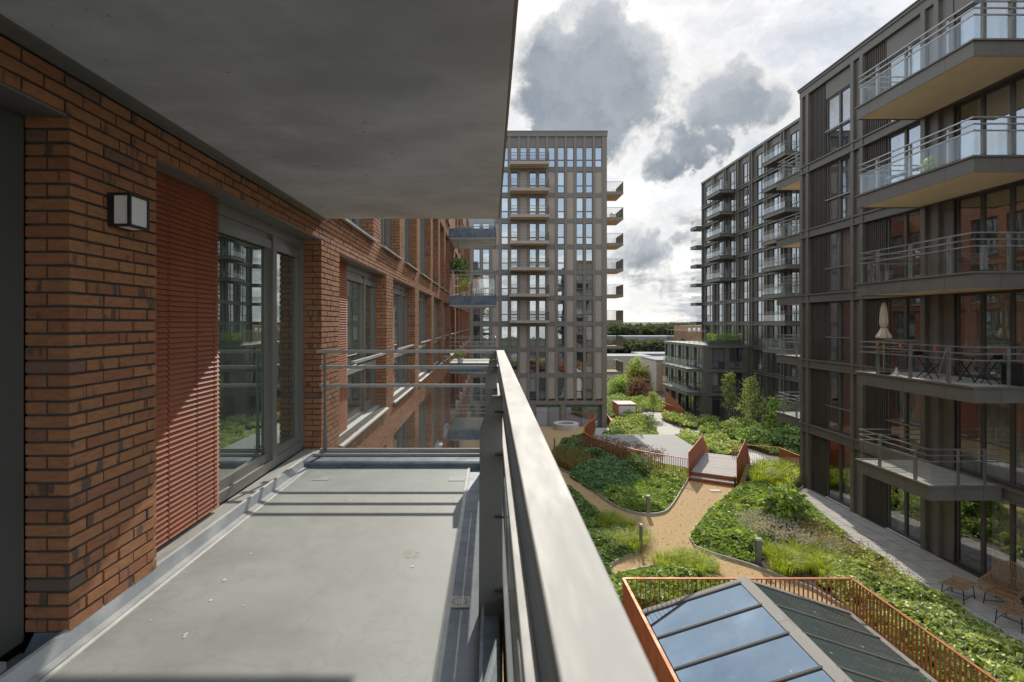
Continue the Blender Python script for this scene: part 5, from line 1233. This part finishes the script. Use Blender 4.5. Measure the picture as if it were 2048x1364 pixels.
# far brick wall balcony
zt = zts[1]
def slat_chair(x, y, rz, label, mat):
    t = thing('balcony_chair', label, 'chair', (0, 0, 0), 0, 'chairs on the far brick wall balcony')
    for s in (-.25, .25): MB().bar((s, -.25, zt), (s, -.25, zt + .6), .05, .05).bar((s, .25, zt), (s, .33, zt + .95), .05, .05).build('leg', M[mat], t)
    m = MB()
    for k in range(6): m.box(-.27, .27, -.27 + .09 * k, -.2 + .09 * k, zt + .42, zt + .45)
    m.build('seat', M[mat], t); m = MB()
    for k in range(6): m.prism([(-.25 + .09 * k, .26, zt + .45), (-.19 + .09 * k, .26, zt + .45), (-.19 + .09 * k, .34, zt + .95), (-.25 + .09 * k, .34, zt + .95)], (0, .02, 0))
    m.build('backrest', M[mat], t); t.location = (x, y, 0); t.rotation_euler = (0, 0, rz)
slat_chair(-1.05, 25.5, R(-60), 'warm timber chair on the far brick wall balcony', 'timber')
slat_chair(-.2, 25.7, R(70), 'white slatted chair on the far brick wall balcony', 'white')
slat_chair(-.75, 26.6, R(150), 'white chair set back behind the timber chair', 'white')
t = thing('side_table', 'white low table on the far brick wall balcony', 'table', (-.5, 25.9, zt)); MB().box(-.75, -.25, 25.75, 26.1, zt + .40, zt + .44).build('tabletop', M['white'], t)
m = MB()
for a in (-.72, -.28):
    for b in (25.78, 26.07): m.box(a - .02, a + .02, b - .02, b + .02, zt, zt + .4)
m.build('leg_frame', M['white'], t)
t = thing('plant_shelf', 'narrow white plant shelf against the far brick wall', 'shelf', (-1.7, 25.3, zt))
m = MB()
for h in (.1, .5, .85): m.box(-1.85, -1.5, 25.2, 25.5, zt + h, zt + h + .03)
m.build('shelf', M['white'], t); m = MB()
for a in (-1.84, -1.51): m.box(a - .015, a + .015, 25.2, 25.23, zt, zt + 1.2)
m.build('side_post', M['timber'], t)
def pot_plant(p, z, r, h, label, mat='leaf_mid', pot='white', n=240):
    t = thing('potted_plant', label, 'plant', (p[0], p[1], z)); x, y = p
    MB().lathe([(.001, 0), (r * .45, 0), (r * .6, r * .9), (r * .5, r * .9), (.001, r * .8)], (x, y, z), 14).build('pot', M[pot], t)
    u = unit(rng.normal(0, 1, (n, 3))); P = np.array([x, y, z + r * .9 + h * .45]) + u * np.array([r, r, h * .5]) * rng.uniform(.3, 1, (n, 1)) ** .5
    leaves('foliage', P, rng.uniform(.06, .16, n), M[mat], .6, .3, t, dirs=u)
pot_plant((-1.25, 25.4), zt, .28, .9, 'tall leafy plant in a white pot on the far brick wall balcony')
pot_plant((-1.6, 25.35), zt + .88, .16, .35, 'small plant standing on the white plant shelf', 'leaf_pale')
pot_plant((-1.45, 25.2), zts[2], .26, .5, 'leafy plant in a pale pot on the balcony just above the railing', 'leaf_mid')
t = thing('hanging_plant', 'bushy dark plant hanging under the upper brick wall balcony', 'plant', (-1.55, 25.1, zts[0] - .5))
zz = zts[0] - .47; MB().tube([(-1.55, 25.1, zz), (-1.55, 25.1, zz - 1.2)], .008).build('cord', M['black'], t)
MB().lathe([(.001, -.2), (.14, -.18), (.17, 0), (.001, -.02)], (-1.55, 25.1, zz - 1.2), 12).build('pot', M['black'], t)
u = unit(rng.normal(0, 1, (420, 3))); leaves('foliage', np.array([-1.5, 25.1, zz - 1.2]) + u * np.array([.5, .45, .42]) * rng.uniform(.3, 1, (420, 1)) ** .5, rng.uniform(.08, .2, 420), M['leaf_dark'], .5, .28, t, dirs=u, droop=.5)

# ------------------------------------------------------------------ lower garden behind the deck
def low(*pts): return [G(x, y, LOW) for x, y in pts]
flat('lower_path', [(2, 44), (30, 44), (30, 50), (27.2, 55), (27, 64), (24, 72), (19, 73), (16, 73), (14, 73), (13.6, 61.9), (2, 61.9)], LOW + .02, M['path'])
flat('tower_forecourt', [(-14, 42), (14, 42), (14, 61.9), (-14, 61.9)], LOW + .012, M['joint'])
LB = {
 'shrubby bed left of the pale path': low((1222, 868), (1225, 850), (1262, 836), (1290, 842), (1300, 858), (1315, 872), (1310, 885), (1262, 878)),
 'low green bed in front of the tower corner': low((1196, 888), (1216, 872), (1255, 874), (1300, 884), (1332, 897), (1350, 912), (1300, 918), (1230, 904)),
 'dense bed between the path and the podium': low((1322, 838), (1342, 834), (1370, 838), (1400, 844), (1440, 846), (1412, 856), (1385, 860), (1350, 852)),
 'low bed beyond the footbridge': low((1345, 890), (1360, 877), (1395, 878), (1440, 886), (1478, 896), (1478, 912), (1420, 912), (1375, 905)),
 'lush bed under the birch trees': low((1396, 868), (1430, 856), (1470, 852), (1520, 852), (1600, 862), (1640, 905), (1560, 915), (1490, 895), (1440, 878)),
 'green bank beside the pale end building': low((1215, 800), (1275, 800), (1330, 808), (1325, 822), (1290, 822), (1272, 834), (1240, 838), (1215, 830)),
}
mats = ['leaf_pale', 'leaf_mid', 'leaf_pale', 'leaf_pale', 'leaf_mid', 'leaf_mid']
for (nm, p), mt in zip(LB.items(), mats):
    b = flat('planting_bed', smooth_poly(p, 4), LOW + .05, M['soil'])
    P = scatter(smooth_poly(p, 4), 95 if 'bank' not in nm else 40)
    hh = .35 + .75 * hump(P, .8, len(nm)); P = np.column_stack([P, LOW + .05 + hh * rng.uniform(.2, 1, len(P)) ** .6])
    tag(leaves('shrub_cover', P, rng.uniform(.14, .34, len(P)), M[mt], 1.0, .42, kind='stuff'), nm, 'ground cover')
def tree(name, label, p, z, h, crown_r, crown_h, n, size, mat, trunk_r=.07, bark='bark', seed=1, narrow=1.5, group=None):
    r = np.random.default_rng(seed); t = thing(name, label, 'tree', (p[0], p[1], z), group=group); x, y = p
    m = MB(); pts = [(x + .12 * math.sin(k * 1.7 + seed) * k / 6, y + .1 * math.cos(k * 1.3) * k / 6, z + h * .93 * k / 6) for k in range(7)]
    m.tube(pts, [trunk_r * (1 - .14 * k) for k in range(7)], 7); tips = []
    nb = 18
    for k in range(nb):
        f = (1 - crown_h / h) + (crown_h / h) * (.06 + .86 * k / nb); a = k * 2.4 + seed; b = Vector(pts[int(f * 6)]).lerp(Vector(pts[min(6, int(f * 6) + 1)]), f * 6 % 1)
        rel = (f - (1 - crown_h / h)) / (crown_h / h); L = crown_r * (1.0 - rel) ** .65 * (.75 + .5 * r.random()) + .12
        e = b + Vector((math.cos(a) * L, math.sin(a) * L, L * .7)); m.tube([b, b.lerp(e, .5) + Vector((0, 0, -.04)), e], [trunk_r * .35, trunk_r * .22, trunk_r * .08], 5); tips.append((b, e, L))
    m.build('trunk', M[bark], t)
    per = n // nb; PP = []
    for b, e, L in tips:
        s = r.uniform(.25, 1.08, per)[:, None]; c = np.array(b) * (1 - s) + np.array(e) * s
        PP.append(c + r.normal(0, 1, (per, 3)) * np.array([.16, .16, .2]) * crown_r * (.5 + .6 * s))
    leaves('crown', np.concatenate(PP), r.uniform(size * .6, size * 1.3, per * nb), M[mat], .4, .4, t, droop=.35)
    return t
tree('birch_tree', 'slender young birch tree with dense pale crown in front of the podium', G(1459, 858, LOW), LOW, 7.2, .85, 5.0, 2100, .15, 'birch', seed=3)
tree('birch_tree', 'ragged young birch tree between the slender birch and the glass balconies', G(1503, 882, LOW), LOW, 7.3, 1.3, 5.7, 2000, .15, 'birch', seed=8)
tree('garden_tree', 'small bushy tree beside the corner of the near bronze building', G(1552, 885, LOW), LOW, 4.6, 1.6, 3.9, 2600, .2, 'leaf_mid', .06, 'darkbark', 5)
tree('garden_tree', 'thin sapling at the end of the pale path', G(1306, 838, LOW), LOW, 3.6, .9, 2.8, 1100, .18, 'leaf_pale', .05, 'darkbark', 6)
tree('garden_tree', 'low many stemmed bush on the left edge of the pale path', G(1298, 868, LOW), LOW, 2.2, 1.0, 1.9, 700, .16, 'leaf_dark', .04, 'darkbark', 9)
shrub('garden_shrub', 'wide green shrub under the birch trees', G(1520, 893, LOW), 2.2, 2.0, M['leaf_mid'], 2200, .26, LOW)
shrub('garden_shrub', 'green shrub between the two birch trees', G(1478, 878, LOW), 1.7, 2.2, M['leaf_pale'], 1700, .24, LOW)
shrub('garden_shrub', 'dark green shrub against the near bronze building', G(1590, 905, LOW), 2.2, 2.4, M['leaf_dark'], 2400, .24, LOW)
# rusty ramp sides, container, ramp by the tower
t = thing('ramp_wall', 'rusty steel ramp parapet in front of the podium', 'wall', (24, 70, LOW))
a, b, c = G(1375, 838, LOW), (24.7, 78.0), (22.6, 77.6)
MB().prism([(24.9, 68.2, LOW), (25.0, 76.5, LOW), (25.0, 76.5, LOW + 2.6), (24.9, 68.2, LOW + .9)], (.05, 0, 0)).build('side_panel', M['rust'], t)
m = MB().bar((23.1, 72.3, LOW + 1.5), (24.85, 68.2, LOW + 1.0), .06, .06)
for k in range(9): f = k / 8; m.box(23.1 + 1.75 * f - .03, 23.1 + 1.75 * f + .03, 72.3 - 4.1 * f - .03, 72.3 - 4.1 * f + .03, LOW, LOW + 1.5 - .5 * f)
m.build('railing', M['rust_rail'], t); MB().prism([(23.1, 72.3, LOW), (24.85, 68.2, LOW), (24.85, 68.2, LOW + .5), (23.1, 72.3, LOW + .7)], (0, .05, 0)).build('side_panel', M['rust'], t)
t = thing('site_container', 'white container with red frame standing beyond the tower corner', 'container', (17.5, 68.4, LOW))
MB().box(16.3, 18.5, 68.02, 71, LOW + .03, LOW + 1.62).build('body', M['white'], t)
m = MB()
for x in (16.2, 18.5): m.box(x, x + .1, 67.95, 68.05, LOW, LOW + 1.7)
m.box(16.2, 18.6, 67.95, 68.05, LOW + 1.701, LOW + 1.8).box(16.19, 16.29, 68.06, 71, LOW, LOW + 1.7); m.build('frame', M['red'], t)
MB().box(16.2, 18.6, 68.06, 71, LOW + 1.70, LOW + 1.82).build('roof', M['red'], t)
t = thing('ramp_railing', 'rusty wall and thin railing beside the tower corner', 'wall', (14, 63, LOW))
MB().prism([(13.9, 58, LOW), (13.9, 66, LOW), (13.9, 66, LOW + 1.6), (13.9, 58, LOW + .3)], (.06, 0, 0)).build('side_panel', M['rust'], t)
m = bars(14.6, 15.6, 66.0, 66.0, LOW, LOW + 2.6, .2, .015); m.box(14.5, 15.7, 65.98, 66.02, LOW + 2.6, LOW + 2.64); m.build('railing', M['steel'], t)
t = thing('corten_bench', 'long rust coloured seat beyond the curved fence', 'bench', (9, 45, LOW))
m = MB().prism([(7.8, 47, LOW), (12.5, 44.5, LOW), (12.7, 45, LOW), (8, 47.5, LOW)], (0, 0, .45)); m.build('seat', M['rust'], t)

# ------------------------------------------------------------------ beyond: houses, woods
def house(name, label, x0, x1, y0, y1, z0, z1, mat, rows, cols, wz=1.3, win=(1.0, 1.2), roof='roofgrey', parap=.25):
    t = thing(name, label, 'building', ((x0 + x1) / 2, y0, z0))
    MB().box(x0, x1, y0, y1, z0, z1).build('wall', M[mat], t); MB().box(x0 - .1, x1 + .1, y0 - .1, y1, z1, z1 + parap).build('roof', M[roof], t)
    for r_ in range(rows):
        for c_ in cols:
            x = x0 + (x1 - x0) * c_; z = z1 - 1.0 - r_ * 2.75
            w = MB().box(x - win[0] / 2, x + win[0] / 2, y0 - .06, y0 - .001, z - win[1], z).build('window', M['white'], t)
            for s in (-1, 1): piece('pane', M['b_glass'], x + s * win[0] * .25 - win[0] * .18, x + s * win[0] * .25 + win[0] * .18, y0 - .075, y0 - .061, z - win[1] + .1, z - .1, w)
    return t
house('brick_house', 'beige brick flats with white windows beyond the tower corner', 40, 57.5, 190, 204, FAR, -12.2, 'beige_brick', 3, (.25, .90))
house('terraced_houses', 'long low terrace of dark houses behind the beige flats', 60, 108, 215, 228, FAR, -12.8, 'roofgrey', 1, tuple(.04 + .08 * k for k in range(12)), win=(2.2, 1.4))
house('pale_building', 'pale rendered block behind the podium, side wall blank', 29.5, 34, 95, 104.5, LOW - 3, -6.9, 'pale_render', 0, ())
house('brown_building', 'brown brick building wing beside the pale rendered block', 30.6, 36, 93, 94.9, LOW - 3, -7.4, 'orange_brick', 2, (.25, .6))
house('orange_building', 'long orange brick building on the skyline left of the far tower', 110, 165, 300, 320, FAR, -2.0, 'orange_brick', 1, tuple(.03 + .05 * k for k in range(19)), win=(1.4, 2.4))
house('white_hall', 'long pale flat roofed hall in front of the woods', 66, 170, 360, 380, FAR, -9.5, 'roofgrey', 0, ())
def wood(name, label, n, xr, yr, hr, rr, per, size, z=FAR):
    P = []
    for k in range(n):
        x, y = rng.uniform(*xr), rng.uniform(*yr); h = rng.uniform(*hr); r_ = rng.uniform(*rr)
        u = unit(rng.normal(0, 1, (per, 3))); lob = 1 + .25 * np.sin(u[:, 0] * 6 + k) * np.cos(u[:, 1] * 5 + u[:, 2] * 4)
        P.append(np.array([x, y, z + h * .55]) + u * (rng.uniform(.5, 1, per) ** .4 * lob)[:, None] * np.array([r_, r_, h * .47]))
    P = np.concatenate(P); return tag(leaves(name, P, rng.uniform(size * .6, size * 1.4, len(P)), M['wood_leaf'], .5, .5, kind='stuff'), label, 'woodland')
wood('far_wood', 'far treeline along the horizon', 260, (-200, 420), (600, 760), (14, 19), (8, 14), 420, 3.2)
wood('near_wood', 'belt of dark trees in front of the far treeline', 120, (60, 190), (300, 345), (7, 9.5), (5, 8), 420, 2.0)
MB().quad((-900, 900, FAR), (1200, 900, FAR), (1200, 1500, 1), (-900, 1500, 1)).build('far_hill', M['grass'], kind='structure')
tree('street_tree', 'yellow green tree below the beige flats', (27.5, 100), -18, 10.2, 3.2, 8.8, 3600, .42, 'yellow_leaf', .2, 'darkbark', 12)
tree('street_tree', 'green tree between beige flats and pale block', (30, 122), FAR, 8.2, 2.8, 7.2, 2400, .45, 'leaf_mid', .2, 'darkbark', 14)
tree('street_tree', 'darker tree under the tower corner balconies', (22.3, 92), -18, 8.6, 3.0, 7.6, 3200, .4, 'leaf_mid', .2, 'darkbark', 15)
tree('street_tree', 'reddish brown bush at the foot of the yellow green tree', (24.2, 88), LOW - 3, 6, 2.4, 5.2, 2200, .36, 'seed', .15, 'darkbark', 16)
tree('street_tree', 'young tree with light crown in front of the terraced houses', (41, 150), FAR, 11, 2.6, 9, 1800, .5, 'leaf_pale', .2, 'darkbark', 17)
t = thing('roof_planter', 'strip of low planting on the podium roof behind the glass', 'planter', (30, 70, -2.9))
MB().box(PX + .9, BX - .6, PY + .6, PY + 1.4, -2.89, -2.3).build('trough', M['bronze'], t)
P = np.column_stack([rng.uniform(PX + .9, BX - .6, 900), rng.uniform(PY + .5, PY + 1.5, 900), rng.uniform(-2.3, -1.35, 900)]); leaves('foliage', P, rng.uniform(.1, .25, 900), M['leaf_mid'], .5, .35, t)

for k, (x, y, lbl) in enumerate(((14.1, 62.6, 'nearest the tower wall'), (14.7, 63.2, 'in the middle of the balcony'), (15.1, 62.5, 'at the outer corner'))):
    pot_plant((x, y), FL[7] + .01, .22, .55, 'small plant on the third corner balcony of the tower, ' + lbl, 'leaf_dark', 'black', 90)
for (x, y, f, lbl) in ((13.5, 16.4, 4, 'bushy potted plant on the balcony above the parasol balcony'), (14.2, 17.9, 5, 'potted plant at the back of the topmost balcony in view'), (27.0, 71, 0, '')):
    if lbl: pot_plant((x, y), AF[f] + .002, .2, .5, lbl, 'leaf_mid', 'lead', 160)
